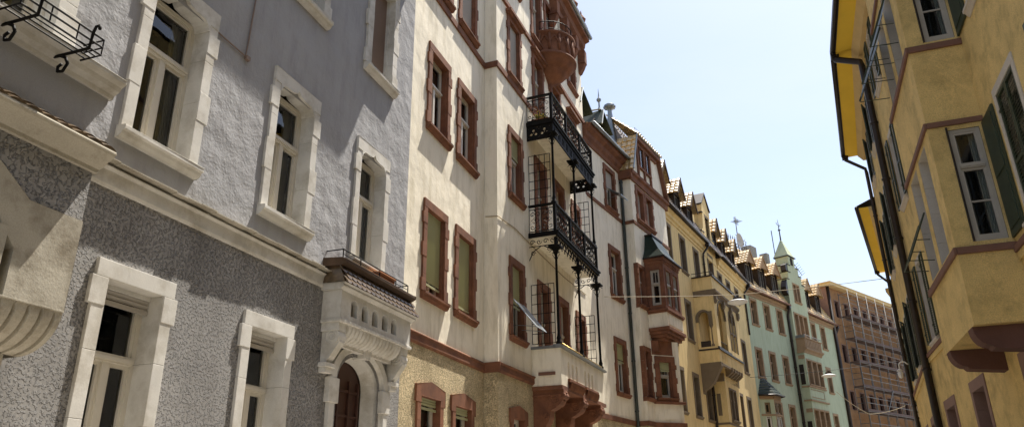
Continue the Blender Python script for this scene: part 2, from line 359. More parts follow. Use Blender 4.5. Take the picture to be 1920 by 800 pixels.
            s.box(x0-sw, x1+sw, P-.003, D, z1, z1+lt); s.box(x0-sw-.05, x0-.004, P-.006, 0, z1-.30, z1-.003); s.box(x1+.004, x1+sw+.05, P-.006, 0, z1-.30, z1-.003)
            s.box(x0+.0, x1-.0, D-.10, D-.003, z1-.05, z1+.0)
        elif style == 'quoin':
            s.box(x0-sw, x1+sw, P-.003, D, z1, z1+lt)
            e = .055
            for a_, b_ in ((.0, .14), (.40, .56), (.80, .93)):
                s.box(x0-sw-e, x0-.004, P-.006, 0, z0+H*a_, z0+H*b_); s.box(x1+.004, x1+sw+e, P-.006, 0, z0+H*a_, z0+H*b_)
            s.box(x0+.0, x0+.035, D-.14, D-.003, z0, z1); s.box(x1-.035, x1, D-.14, D-.003, z0, z1)
            if hood: s.box(x0-sw-.08, x1+sw+.08, P-.14, 0, z1+lt, z1+lt+.09); s.box(x0-sw-.04, x1+sw+.04, P-.08, 0, z1+lt-.06, z1+lt)
        elif style == 'peak':
            s.poly_xz([(x0-sw-.06, z1-.12), (x0, z1-.12), (x0, z1), (x1, z1), (x1, z1-.12), (x1+sw+.06, z1-.12), (x1+sw+.06, z1+.20), ((x0+x1)/2, z1+.31), (x0-sw-.06, z1+.20)], P-.004, D)
        so_ = s.build('surround', surr, wo, bevel=.005)
        if sill:
            q = fc.mb(); ex = sw+.02; Y = -sillout
            q.poly_yz([(D, z0), (Y, z0-.025), (Y, z0-.075), (Y+.03, z0-.085), (Y+.045, z0-.12), (Y+.08, z0-.16), (.0, z0-.16), (D, z0-.16)], x0-ex, x1+ex)
            q.build('sill', surr, wo, bevel=.006)
    return wo

def wall(fc, name, m, x0, x1, z0, z1, y=0, extra=()):
    b = fc.mb(); b.sheet(x0, x1, z0, z1, y, list(fc.op)+list(extra)); return b.build(name, m, fc.root)

def band(fc, x0, x1, z0, z1, out, m, name='string_course', prof=None, y=0):
    b = fc.mb()
    if prof: b.poly_yz([(y-o, z) for o, z in prof], x0, x1)
    else: b.box(x0, x1, y-out, y+.03, z0, z1)
    return b.build(name, m, fc.root, bevel=.008)

def scroll(mb, x, z, y, r, turn=1, a0=0, n=14, t=.008, flip=1, turns=1.6):
    pts = []
    for i in range(n+1):
        a = a0+turn*2*pi*turns*i/n; rr = r*(1-.82*i/n); pts.append((x+flip*rr*cos(a), y, z+rr*sin(a)))
    mb.tube(pts, t, 4)

# ------------------------------------------------------------------ ground
def ground():
    def sheet(name, m, x0, x1, y0, y1, z):
        me = bpy.data.meshes.new(name); me.from_pydata([(x0, y0, z), (x1, y0, z), (x1, y1, z), (x0, y1, z)], [], [(0, 1, 2, 3)]); me.materials.append(MATS[m])
        o = bpy.data.objects.new(name, me); COL.objects.link(o); o['kind'] = 'structure'; return o
    sheet('ground', 'ground_far', -1500, 1500, -1500, 1500, -.02)
    me = bpy.data.meshes.new('road'); P = [(-4.6, -30), (2.2, -30), (2.4, 20), (3.6, 34), (7.4, 52), (16, 72), (34, 98), (28, 104), (9, 80), (1.6, 58), (-1.6, 42), (-4.2, 22)]
    me.from_pydata([(x, y, .0) for x, y in P], [], [tuple(range(len(P)))]); me.materials.append(MATS['asphalt']); o = bpy.data.objects.new('road', me); COL.objects.link(o); o['kind'] = 'structure'
    def strip(name, A, B, z0, z1, m):
        b = MB(lambda x, y, z: Vector((x, y, z)))
        n = len(A); vs = [(x, y, z1) for x, y in A]+[(x, y, z1) for x, y in B]+[(x, y, z0) for x, y in A]
        b.add(vs, [(i, i+1, n+i+1, n+i) for i in range(n-1)]+[(2*n+i, 2*n+i+1, i+1, i) for i in range(n-1)])
        o = b.build(name, m); o['kind'] = 'structure'
    LA = [(-4.3, -30), (-4.3, 16), (-3.9, 23), (-1.4, 42), (1.8, 57.7), (9.3, 79.6)]; LB = [(-8, -30), (-8, 16), (-7.5, 25), (-5, 43), (-2, 60), (5, 84)]
    LK = [(-4.45, -30), (-4.45, 16), (-4.05, 23), (-1.55, 42), (1.65, 57.8), (9.1, 79.7)]
    strip('pavement', LK, LB, -.02, .119, 'granite_paving'); strip('kerb', LA, LK, -.02, .124, 'kerb_stone')
    RA = [(2.05, -30), (2.2, 20), (3.4, 34), (7.2, 52), (15.8, 72), (33.8, 98)]; RK = [(2.2, -30), (2.35, 20), (3.55, 34), (7.35, 52), (15.95, 72), (33.95, 98)]; RB = [(5.5, -30), (5.8, 20), (7, 34), (11, 52), (20, 70), (38, 94)]
    strip('pavement', RK, RB, -.02, .119, 'granite_paving'); strip('kerb', RA, RK, -.02, .124, 'kerb_stone')
ground()

def volute(mb, x0, x1, y, z, r, hw=.0):
    """console scroll disc, axis along x"""
    pts = [(y+r*cos(a*pi/8), z+r*sin(a*pi/8)) for a in range(16)]
    mb.poly_yz(pts, x0, x1)
    ring = [((x0-.004), y+(r*(.85-.6*k/20))*cos(k*.55), z+(r*(.85-.6*k/20))*sin(k*.55)) for k in range(21)]
    mb.tube(ring, .014, 4)

def downpipe(root, F, x, y, z0, z1, eave_out, r=.055, m='dark_pipe', zg=None, dx=0):
    b = MB(F); zg = zg or z1
    b.tube([(x+dx, -eave_out, zg), (x+dx, -eave_out, zg-.18), (x, y-.02, z1-.55), (x, y, z1-.75), (x, y, z0)], r, 8)
    b.box(x+dx-.12, x+dx+.12, -eave_out-.12, -eave_out+.12, zg-.14, zg+.03)
    zz = z0+1
    while zz < z1-1: b.tube([(x, y, zz), (x, y, zz+.05)], r*1.3, 8); b.tube([(x, y, zz+.025), (x, y+.1, zz+.025)], .012, 4); zz += 1.9
    return b.build('downpipe', m, root)

def cable(name, label, pts, r=.008, m='cable_black', group=None, sag=0):
    P = []
    for a, b in zip(pts, pts[1:]):
        for i in range(12):
            t = i/12; q = Vector(a).lerp(Vector(b), t); q.z -= sag*4*t*(1-t); P.append(q)
    P.append(Vector(pts[-1])); mb = MB(lambda x, y, z: Vector((x, y, z))); mb.tube(P, r, 5)
    return tmesh(name, mb, m, label, 'cable', group)

# ================================================================== 1 GREY HOUSE
F = Frame(-6.5, 0, 0)
grey = thing('townhouse', 'blue-grey plastered house with pale stone window surrounds and rough grey base, nearest on the left', 'house', (-6.5, 4, .1))
G = Facade(F, grey)
# lower storey
for k, (a, lab) in enumerate([(5.77, None), (8.15, None)]):
    window(G, a, a+.78, 1.75, 3.95, style='ears', sw=.165, curtain=.0, transom=.66, blind='warm_blind' if False else 'blind_grey', bl=.07, depth=.30, proud=.04, sillout=.12)
# middle storey
for a in (5.72, 8.20, 10.64): window(G, a-.03, a+.87, 5.66, 7.68, style='grey', sw=.155, depth=.27, curtain=.75, transom=.64, proud=.04)
# upper storey
for a, bl in ((5.72, 0), (8.22, 0), (10.70, .86)):
    window(G, a, a+.82, 9.52, 11.6, style='quoin', sw=.18, depth=.28, curtain=.3, transom=.64, blind='blind_brown' if bl else None, bl=bl, proud=.05)
low_ops = [(10.38, 11.68, .6, 3.55)]
A = (11.03, 3.55)  # arch centre
# rough base wall with arched opening
arcpts = arc(A[0], A[1], .65, .47, 0, pi, 14)
b = G.mb(); ops = [o for o in G.op if o[3] < 4.5]
b.sheet(4.7, 10.38, 0, 4.92, 0, ops); b.sheet(11.68, 12.5, 0, 4.92, 0, ops)
prev = None
for (x0_, z0_), (x1_, z1_) in zip(arcpts[::-1], arcpts[::-1][1:]): b.quad((x0_, 0, z0_), (x1_, 0, z1_), (x1_, 0, 4.92), (x0_, 0, 4.92))
b.sheet(-5, 2.0, 0, 4.92, 0, []); b.build('wall', 'grey_roughcast', grey)
b = G.mb(); b.sheet(-5, 12.5, 5.12, 13.4, 0, [o for o in G.op if o[2] > 5]); b.build('wall', 'blue_grey_plaster', grey)
band(G, 4.7, 9.8, 4.9, 5.13, .05, 'pale_stone', prof=[(-.03, 4.9), (.03, 4.9), (.045, 4.93), (.045, 5.08), (.075, 5.115), (.03, 5.15), (-.03, 5.15)])
band(G, 12.2, 12.5, 4.9, 5.13, .05, 'pale_stone', prof=[(-.03, 4.9), (.03, 4.9), (.045, 4.93), (.045, 5.08), (.075, 5.115), (.03, 5.15), (-.03, 5.15)])
# sheet metal drip with peeling edge above the string course
b = G.mb(); random.seed(3); x = 4.8
while x < 9.75:
    d = random.uniform(.12, .35); zz = 5.15+random.uniform(-.004, .012); b.box(x, x+d-.003, -.165+random.uniform(-.012, .012), .0, zz, zz+.012); x += d
b.build('drip_flashing', 'weathered_stone', grey)
# arched door surround: splayed stone ring in two steps, jambs, keystone
b = G.mb(); ro = arc(A[0], A[1], .93, .68, 0, pi, 14); ri = arc(A[0], A[1], .65, .47, 0, pi, 14); rm_ = arc(A[0], A[1], .78, .57, 0, pi, 14); rd = arc(A[0], A[1], .56, .42, 0, pi, 14)
for i in range(14):
    def P3_(L, i, y): return (L[i][0], y, L[i][1])
    b.quad(P3_(ro, i, -.07), P3_(ro, i+1, -.07), P3_(rm_, i+1, -.07), P3_(rm_, i, -.07))
    b.quad(P3_(ro, i, .0), P3_(ro, i+1, .0), P3_(ro, i+1, -.07), P3_(ro, i, -.07))
    b.quad(P3_(rm_, i, -.07), P3_(rm_, i+1, -.07), P3_(rm_, i+1, -.03), P3_(rm_, i, -.03))
    b.quad(P3_(rm_, i, -.03), P3_(rm_, i+1, -.03), P3_(ri, i+1, .06), P3_(ri, i, .06))
    b.quad(P3_(ri, i, .06), P3_(ri, i+1, .06), P3_(rd, i+1, .27), P3_(rd, i, .27))
for sx in (-1, 1):
    xo, xi, xm_, xd = A[0]+sx*.93, A[0]+sx*.65, A[0]+sx*.78, A[0]+sx*.56
    b.box(xm_, xo, -.07, .02, .3, A[1]); b.quad((xm_, -.03, .3), (xm_, -.03, A[1]), (xi, .06, A[1]), (xi, .06, .3)); b.quad((xi, .06, .3), (xi, .06, A[1]), (xd, .27, A[1]), (xd, .27, .3))
    b.box(A[0]+sx*.99, A[0]+sx*.70, -.085, .02, A[1]-.36, A[1]+.02)
b.poly_xz([(A[0]-.07, A[1]+.44), (A[0]+.07, A[1]+.44), (A[0]+.10, A[1]+.9), (A[0]-.10, A[1]+.9)], -.16, .1)
b.build('door_surround', 'pale_stone', grey, bevel=.01)
b = G.mb(); d = arc(A[0], A[1], .56, .42, 0, pi, 14)
b.poly_xz([(A[0]-.56, .2), (A[0]+.56, .2)]+d, .29, .34)
for xx in (-.5, -.17, .17, .46): b.box(A[0]+xx-.025, A[0]+xx+.025, .25, .29, .3, A[1]+.12)
for zz in (1.2, 2.0, 2.6, 3.1, 3.5): b.box(A[0]-.52, A[0]+.52, .26, .295, zz-.02, zz+.02)
door = b.build('door', 'window_brown', grey)
# tiled canopy oriel over the door
S = 9.80; E_ = 12.2; o = .33
b = G.mb()
holes = []
for k in range(5):
    cx = S+.42+k*.34; holes.append([(cx-.10, 4.50), (cx+.10, 4.50)]+[(cx+.10*cos(a*pi/6), 4.68+.09*sin(a*pi/6)) for a in range(7)])
holes = [h for h in holes]
outer = [(S, 4.40), (E_, 4.40), (E_, 4.86), (S, 4.86)]
b.plate(outer, holes, -o, -o+.10)
b.box(S, S+.12, -o+.1, .02, 4.40, 4.86); b.box(E_-.12, E_, -o+.1, .02, 4.40, 4.86); b.box(S+.12, E_-.12, -.06, .02, 4.40, 4.86); b.box(S+.12, E_-.12, -o+.1, -.06, 4.40, 4.44)
b.poly_yz([(.0, 4.86), (-o-.02, 4.86), (-o-.07, 4.90), (-o-.07, 4.93), (-o-.1, 4.96), (0, 4.96)], S-.06, E_+.06)
b.box(S-.02, E_+.02, -o-.035, 0, 4.35, 4.40)
can = b.build('canopy', 'pale_stone', grey, bevel=.008)
b = G.mb(); n = 16       # gadrooned cove under the canopy
for k in range(n):
    xa = S+.30+(E_-S-.60)*k/n; xb = S+.30+(E_-S-.60)*(k+1)/n
    for j in range(6):
        a0, a1 = j/6*pi/2, (j+1)/6*pi/2
        f = lambda a, e: (-(o-.02)+.24*(1-cos(a))-e*.0, 4.35-.22*sin(a))
        xm_ = (xa+xb)/2
        y0_, z0_ = f(a0, 0); y1_, z1_ = f(a1, 0)
        for (u0, e0), (u1, e1) in (((xa, 0), (xa+.02, .035)), ((xa+.02, .035), (xm_, .055)), ((xm_, .055), (xb-.02, .035)), ((xb-.02, .035), (xb, 0))):
            g = lambda a, e: (-(o-.04)+.22*(1-cos(a))-e*cos(a), 4.35-.20*sin(a)-e*sin(a))
            p = g(a0, e0); q = g(a0, e1); r_ = g(a1, e1); s_ = g(a1, e0)
            b.quad((u0, *p), (u1, *q), (u1, *r_), (u0, *s_))
b.box(S+.28, E_-.28, -.12, .02, 4.06, 4.14); b.box(S+.28, E_-.28, -.05, .02, 4.14, 4.36)
b.build('gadrooned_cove', 'pale_stone', can)
for x_ in (S+.02, E_-.26):
    b = G.mb(); b.box(x_, x_+.24, -o+.02, .02, 4.22, 4.36); b.poly_yz([(.02, 4.22), (-o+.03, 4.22), (-o+.02, 4.05), (-.22, 3.93), (-.16, 3.84), (-.09, 3.76), (.02, 3.74)], x_+.04, x_+.20)
    volute(b, x_+.02, x_+.22, -.20, 4.14, .12); b.box(x_-.01, x_+.25, -.15, .02, 3.68, 3.75); b.box(x_+.02, x_+.22, -.12, .02, 3.60, 3.68)
    b.build('bracket', 'pale_stone', can, bevel=.008)
# tiled skirt
b = G.mb()
P0 = F(S-.08, -o-.12, 4.95); v = F(S, -o+.02, 5.24)-F(S, -o-.12, 4.95); nn = F.X.cross(v)
nn = -nn if nn.dot(F.Y) > 0 else nn
rows = 3; ncol = 17; Lx = E_-S+.16
for j in range(rows):
    for i in range(ncol):
        cx = -.08+S+(i+.5+(.5 if j % 2 else 0))*Lx/ncol
        if cx > E_+.06: continue
        wv = Lx/ncol*.46; z_ = 4.95+j*.095; y_ = -o-.12+j*.047
        pts = [(cx-wv, .11), (cx-wv, .03)]+[(cx-wv*cos(a*pi/6), .03-.045*sin(a*pi/6)) for a in range(1, 6)]+[(cx+wv, .03), (cx+wv, .11)]
        vs = [(x, y_+t_*.44-.028+.03*((t_-.03)/.08 if t_ > .03 else 0)-.0, z_+t_) for x, t_ in pts]; m_ = len(vs)
        b.add(vs+[(x, y+.02, z) for x, y, z in vs], [tuple(range(m_))]+[(q, (q+1) % m_, (q+1) % m_+m_, q+m_) for q in range(m_)])
b.quad((S-.1, -o-.10, 4.96), (E_+.1, -o-.10, 4.96), (E_+.02, -o+.05, 5.26), (S-.02, -o+.05, 5.26))
b.quad((S-.1, -o-.10, 4.96), (S-.02, -o+.05, 5.26), (S-.02, 0, 5.26), (S-.1, 0, 4.96)); b.quad((E_+.1, -o-.10, 4.96), (E_+.02, -o+.05, 5.26), (E_+.02, 0, 5.26), (E_+.1, 0, 4.96))
b.build('tiled_skirt', 'clay_tile', can)
b = G.mb(); b.poly_yz([(0, 5.24), (-o-.02, 5.24), (-o-.09, 5.28), (-o-.09, 5.33), (-o-.02, 5.36), (0, 5.38)], S-.08, E_+.0); b.build('ledge', 'dormer_timber', can, bevel=.008)
b = G.mb(); xx = [S+.0, S+.55, S+1.2, S+1.8, E_-.12]
b.tube([(S, 0, 5.52), (S, -o+.02, 5.52), (E_-.12, -o+.02, 5.52), (E_-.12, 0, 5.52)], .011, 5); b.tube([(S, -o+.02, 5.44), (E_-.12, -o+.02, 5.44)], .007, 4)
for x_ in xx: b.tube([(x_, -o+.02, 5.37), (x_, -o+.02, 5.52)], .010, 5)
b.build('railing', 'black_iron', can)
# grey bay at the left edge
B0, B1, q = 1.5, 4.77, .70
b = G.mb(); b.sheet(B0, B1, 5.6, 13.4, -q, [(3.05, 4.13, 5.62, 8.2)]); b.quad((B1, -q, 5.6), (B1, 0, 5.6), (B1, 0, 13.4), (B1, -q, 13.4)); b.quad((B0, -q, 4.9), (B0, 0, 4.9), (B0, 0, 13.4), (B0, -q, 13.4))
bay = b.build('bay', 'weathered_stone' if False else 'blue_grey_plaster', grey); bay['label'] = 'plastered oriel bay with a stone underside of flutes'
BF = Facade(Frame(-6.5, 0, 0, out=q), grey)
window(BF, 3.10, 4.02, 5.66, 8.0, style='quoin', sw=.19, depth=.3, curtain=.9, sill=False, transom=.66)
b = G.mb()
b.poly_yz([(0, 5.60), (-q-.17, 5.60), (-q-.17, 5.56), (-q-.12, 5.53), (-q-.10, 5.49), (-q-.04, 5.46), (-q-.03, 5.42), (0, 5.42)], B0, B1+.02); b.build('sill_cornice', 'pale_stone', bay, bevel=.006)
b = G.mb(); b.box(B0, B1, -q, 0, 4.86, 5.42); b.build('apron', 'blue_grey_plaster', bay)
b = G.mb(); tiles(b, F(B0, -q-.17, 4.84), F.X, F(0, -q, 4.97)-F(0, -q-.17, 4.84), F.Y*-.5+Vector((0, 0, 1)), B1-B0+.04, .2, pitch=.16, course=.10, h=.02, lift=.015); b.build('drip_tiles', 'clay_tile', bay)
b = G.mb(); b.poly_yz([(0, 4.85), (-q-.2, 4.83), (-q-.215, 4.80), (-q-.20, 4.775), (-q-.13, 4.73), (-q-.08, 4.69), (-q-.03, 4.67), (-q-.03, 4.63), (0, 4.63)], B0, B1+.03); b.build('cornice', 'weathered_stone', bay, bevel=.006)
b = G.mb(); b.plate([(B0, 3.7), (2.3, 3.7), (2.3, 4.1), (3.9, 4.37), (4.23, 4.14), (B1, 4.14), (B1, 4.64), (B0, 4.64)], [], -q+.004, -q+.05); b.quad((B1, -q+.004, 4.14), (B1, 0, 4.14), (B1, 0, 4.64), (B1, -q+.004, 4.64)); b.build('rough_panel', 'grey_roughcast', bay)
b = G.mb(); b.plate([(B0, 3.30), (2.6, 3.30), (2.6, 3.9), (3.1, 4.0), (3.95, 4.05), (4.04, 3.86), (4.19, 3.70), (4.19, 3.30), (B1, 3.30), (B1, 4.14), (4.23, 4.14), (3.9, 4.37), (2.3, 4.4), (B0, 4.4)], [], -q-.01, -q+.25)
b.box(B1-.05, B1, -q, 0, 3.30, 4.14); b.box(4.19, 4.24, -q+.25, -.1, 3.3, 3.9); b.box(B0, B1, -q-.012, -q+.2, 3.285, 3.30); b.build('arch_stones', 'weathered_stone', bay, bevel=.006)
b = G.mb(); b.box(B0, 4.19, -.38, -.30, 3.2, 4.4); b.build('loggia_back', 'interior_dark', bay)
b = G.mb(); b.poly_yz([(-q-.02, 3.86), (-q+.3, 3.9), (-q+.3, 3.25), (-q-.02, 3.25)], 3.3, 4.10); b.build('shell_niche', 'weathered_stone', bay)
# fluted cove underside
b = G.mb(); nfl = 26; Lf = B1-B0
def cove(t, e=0): a = t*pi/2; return (-(q)+.42*(1-cos(a))+e*cos(a), 3.29-.36*sin(a)+e*sin(a))
for k in range(nfl):
    xa = B0+Lf*k/nfl; xb = B0+Lf*(k+1)/nfl; g1 = xa+(xb-xa)*.30; g2 = xa+(xb-xa)*.62
    for j in range(8):
        t0, t1 = j/8, (j+1)/8; dp = .0 if j == 0 else .055; d0 = .055 if j > 0 else .0; d1 = .055 if j < 7 else .0
        segs = [(xa, 0, g1, 0), (g1, 1, g1+.012, 1), (g2, 1, g2, 1)]
        xs_ = [(xa, 0), (g1, 0), ((g1+g2)/2, 1), (g2, 0), (xb, 0)]
        for (u0, e0), (u1, e1) in zip(xs_, xs_[1:]):
            b.quad((u0, *cove(t0, e0*d0)), (u1, *cove(t0, e1*d0)), (u1, *cove(t1, e1*d1)), (u0, *cove(t1, e0*d1)))
pr = [cove(j/10) for j in range(11)]
b.poly_yz(pr+[(0, pr[-1][1]), (0, 3.29)], B1-.002, B1); b.box(B0, B1-.15, -.30, 0, 2.78, 2.93); b.box(B0, B1-.3, -.22, 0, .1, 2.78)
b.build('fluted_cove', 'weathered_stone', bay)
# eave and roof
b = G.mb(); b.box(-5, 12.6, -1.0, .3, 13.4, 13.55); b.add([(-5, -1.05, 13.55), (12.6, -1.05, 13.55), (12.6, 5, 17.5), (-5, 5, 17.5)], [(0, 1, 2, 3)]); b.box(-5, 12.45, 5, 5.1, 0, 17.4); b.box(-5, -4.9, .01, 5, 0, 17)
b.build('roof', 'clay_tile', grey)
# thin cable stapled to the facade
b = G.mb(); b.tube([(6.2, -.02, 7.75), (6.8, -.02, 7.68), (7.34, -.02, 7.66), (7.36, -.02, 7.9), (7.42, -.02, 9.3)], .012, 5); b.box(7.34, 7.42, -.05, 0, 7.62, 7.68); b.build('wall_cable', 'blind_brown', grey)
b = G.mb(); b.lathe(5.93, 0, [(.001, 0)], 6) if False else None

def flower_rack(x0, x1, label):
    FR = Frame(-6.5, 0, 0, out=q); b = MB(FR); z = 5.50; ya, yb = -.20, -.44
    root = thing('window_box_rack', label, 'rack', FR((x0+x1)/2, -.2, z), 'iron window box racks on the bay ledge')
    for zz, lst in ((z, 1), (z+.08, 0), (z+.16, 0)):
        b.tube([(x0, ya, zz), (x0, yb, zz), (x1, yb, zz), (x1, ya, zz)], .010, 5)
    for k in range(1, 4): yy = ya+(yb-ya)*k/4; b.tube([(x0, yy, z), (x1, yy, z)], .008, 4)
    for k in range(4): x_ = x0+(x1-x0)*k/3; b.tube([(x_, yb, z), (x_, yb, z+.16)], .008, 4)
    b.build('basket', 'black_iron', root)
    for x_ in (x0+.18*(x1-x0), x1-.18*(x1-x0)):
        c = MB(FR); c.tube([(x_, .0, z-.02), (x_, yb-.02, z-.02), (x_, yb-.03, z+.14), (x_, yb-.05, z+.2), (x_, yb-.09, z+.2), (x_, yb-.10, z+.16)], .015, 6)
        pts = [(x_, -.12, z-.02), (x_, -.2, z-.06), (x_, -.24, z-.13), (x_, -.20, z-.20), (x_, -.14, z-.19), (x_, -.13, z-.14), (x_, -.17, z-.12)]; c.tube(pts, .015, 6)
        c.build('hook_bracket', 'black_iron', root)
flower_rack(3.44, 4.24, 'empty black iron window box rack on the grey bay ledge, the one seen whole')
flower_rack(2.35, 3.30, 'black iron window box rack cut off by the left edge of the photo')
# clay pot on the canopy ledge
b = G.mb(); b.poly_yz([(-.1, 5.38), (-.29, 5.38), (-.32, 5.47), (-.08, 5.47)], 11.0, 11.55); b.box(10.98, 11.57, -.33, -.07, 5.47, 5.50)
tmesh('window_box', b, 'terracotta', 'empty terracotta window box on the tiled canopy ledge over the arched door', 'planter', bevel=.006)

# ================================================================== 2 CREAM HOUSE WITH IRON BALCONIES
cream = thing('townhouse', 'cream house with red sandstone window surrounds, iron balconies and a projecting turret bay', 'house', (-6.3, 17, .1))
C0 = Facade(Frame(-6.5, 0, 0), cream); C1 = Facade(Frame(-6.13, 16.8, 2.5), cream); C2 = Facade(Frame(-5.75, 25.7, 10.5), cream); C3 = Facade(Frame(-4.61, 29.2, 12), cream)
RS = 'red_sandstone'
def cw(fc, a, z0, z1, w=.86, **k):
    d = dict(surr=RS, style='quoin', sw=.165, depth=.20, curtain=.8, transom=.64, proud=.045); d.update(k)
    return window(fc, a-.02, a+w+.02, z0, z1, **d)
for a in (13.42, 15.12): cw(C0, a, 9.62, 11.55); cw(C0, a, 5.78, 7.62, blind='blind_sage', bl=.86 if a < 14 else .9); cw(C0, a, 13.52, 15.5, blind='blind_grey', bl=.9); cw(C0, a-.04, 2.0, 3.70, style='peak', blind='blind_sage', bl=.1)
wa = cw(C1, .96, 9.62, 11.48, blind='blind_sage', bl=.3, w=.74); wb = cw(C1, .94, 5.72, 7.62, blind='blind_sage', bl=.55, w=.74); cw(C1, .98, 13.42, 15.28, blind='blind_grey', bl=.97, w=.74, hood=True); cw(C1, .9, 2.0, 3.70, style='peak', w=.72)
# pushed-out lower half of the roller blind
b = MB(C1.F)
for k in range(12):
    t0, t1 = k/12, (k+1)/12; b.quad((.96, -.05-.62*t0, 6.66-.78*t0), (1.66, -.05-.62*t0, 6.66-.78*t0), (1.66, -.05-.62*t1-.006, 6.66-.78*t1), (.96, -.05-.62*t1-.006, 6.66-.78*t1))
b.tube([(.98, -.66, 5.9), (.98, .0, 6.0)], .008, 4); b.tube([(1.64, -.66, 5.9), (1.64, .0, 6.0)], .008, 4)
b.tube([(.95, -.05, 6.66), (.95, -.67, 5.88)], .014, 4); b.tube([(1.67, -.05, 6.66), (1.67, -.67, 5.88)], .014, 4); b.build('awning_blind', 'zinc', wb)
for zb in (9.15, 5.2, 13.3): # balcony doors
    for a in (3.12, 4.96):
        cw(C1, a, zb-.3 if zb != 13.3 else 13.42, zb+2.35 if zb != 13.3 else 15.28, w=.72, sill=zb == 13.3, curtain=.9 if zb != 13.3 else .2, hood=zb == 13.3)
for a in (6.85,): cw(C1, a, 9.62, 11.48, w=.74); cw(C1, a, 5.72, 7.5, w=.74); cw(C1, a, 13.42, 15.0, w=.74, hood=True)
cw(C1, .98, 16.75, 18.3, w=.74); cw(C1, 3.12, 16.1, 18.4, w=.72); cw(C1, 4.5, 16.1, 18.4, w=.72); cw(C1, 7.1, 16.55, 18.0, w=.74)
cw(C2, 1.98, 12.92, 14.6, w=.86, blind='blind_grey', bl=.4); cw(C2, 2.02, 9.25, 11.1, w=.84); cw(C2, 2.0, 5.58, 7.42, w=.84, blind='blind_sage', bl=.35)
def ub(fc): return [o for o in fc.op if o[2] > 4]
def lb(fc): return [o for o in fc.op if o[2] < 4]
b = MB(C0.F); b.sheet(12.5, 16.8, 4.7, 19.6, 0, ub(C0)); b.build('wall', 'cream_plaster', cream)
b = MB(C0.F); b.sheet(12.5, 16.8, 0, 4.7, 0, lb(C0)); b.build('wall', 'pebbledash', cream)
b = MB(C1.F); b.sheet(0, 8.9, 4.7, 19.6, 0, ub(C1)); b.quad((0, 0, 4.7), (0, .4, 4.7), (0, .4, 19.6), (0, 0, 19.6)); b.quad((8.9, 0, 4.7), (8.9, 1.2, 4.7), (8.9, 1.2, 21), (8.9, 0, 21)); b.sheet(0, 8.9, 19.6, 21, 0); b.build('wall', 'cream_plaster', cream)
b = MB(C1.F); b.sheet(0, 8.9, 0, 4.7, 0, lb(C1)); b.quad((0, 0, 0), (0, .4, 0), (0, .4, 4.7), (0, 0, 4.7)); b.build('wall', 'pebbledash', cream)
b = MB(C2.F); b.sheet(-.2, 4.0, 4.6, 15.3, 0, ub(C2)); b.build('wall', 'cream_plaster', cream)
b = MB(C2.F); b.sheet(-.2, 4.0, 0, 4.6, 0, []); b.build('wall', 'pebbledash', cream)
# sandstone courses
bp_ = [(-.03, 4.66), (.02, 4.66), (.05, 4.70), (.05, 4.82), (.07, 4.86), (.03, 4.90), (-.03, 4.90)]
band(C0, 12.5, 16.8, 0, 0, 0, RS, prof=bp_); band(C1, 0, 2.30, 0, 0, 0, RS, prof=[(o_*1.7, z-.0) for o_, z in bp_]); band(C1, 6.75, 8.9, 0, 0, 0, RS, prof=bp_)
b = MB(C1.F); b.box(-.06, .03, -.08, .4, 4.66, 4.9); b.box(-.05, .03, -.05, .4, 13.1, 13.28); b.build('string_course', RS, cream, bevel=.008)
band(C0, 12.5, 16.8, 13.10, 13.28, .045, RS); band(C1, .0, 8.9, 13.10, 13.28, .05, RS); band(C1, 0, 8.9, 15.66, 15.82, .07, RS); band(C0, 12.5, 16.8, 16.2, 16.36, .05, RS)
band(C2, -.2, 4.0, 4.48, 4.66, .05, RS); band(C2, -.2, 4.0, 12.66, 12.80, .045, RS)
for fc, a_, c_ in ((C1, 0, 8.95), (C0, 12.5, 16.8)):
    band(fc, a_, c_, 0, 0, 0, RS, 'cornice', prof=[(-.03, 18.9), (.08, 18.9), (.10, 19.1), (.22, 19.2), (.26, 19.4), (.42, 19.46), (.42, 19.6), (-.03, 19.6)])
for x_ in (5.2, 6.4, 7.6, 8.7):
    b = MB(C1.F)
    b.box(x_-.16, x_+.16, -.3, .05, 18.3, 18.9); b.poly_yz([(.02, 18.3), (-.28, 18.3), (-.2, 18.1), (-.08, 17.9), (.02, 17.85)], x_-.12, x_+.12)
    b.build('cornice_bracket', RS, cream, bevel=.01)
    b = MB(C1.F); b.box(x_-.2, x_+.2, -.42, 0, 19.6, 20.1); b.lathe(x_, -.2, [(.17, 20.1), (.1, 20.2), (.2, 20.45), (.05, 20.7), (.01, 20.9)], 8); b.build('cornice_finial', RS, cream, bevel=.01)
band(C2, -.2, 4.05, 0, 0, 0, RS, 'cornice', prof=[(-.03, 14.95), (.06, 14.95), (.08, 15.1), (.16, 15.2), (.2, 15.35), (.34, 15.45), (.38, 15.62), (-.03, 15.62)])
b = MB(C1.F); b.add([(-.1, -.4, 19.6), (9.0, -.4, 19.6), (9.0, 1.6, 22.6), (-.1, 1.6, 22.6)], [(0, 1, 2, 3)]); b.tube([(5.0, -.47, 19.68), (9.05, -.47, 19.68)], .08, 8); b.build('roof', 'zinc', cream)
b = MB(C0.F); b.add([(12.5, -.4, 19.6), (16.9, -.4, 19.6), (16.9, 4, 24), (12.5, 4, 24)], [(0, 1, 2, 3)]); b.box(12.52, 12.6, .02, 6, 0, 19.7); b.box(12.6, 26, 6, 6.1, 0, 19.6); b.build('roof', 'clay_tile', cream)
# surface cable and dirt drip on first band
b = MB(C1.F); b.tube([(-.01, .33, 8.66), (-.02, -.02, 8.62), (1.2, -.02, 8.70), (2.5, -.015, 8.62), (5.5, -.015, 8.5), (8, -.015, 8.55)], .014, 5); b.build('wall_cable', 'cable_tan', cream)

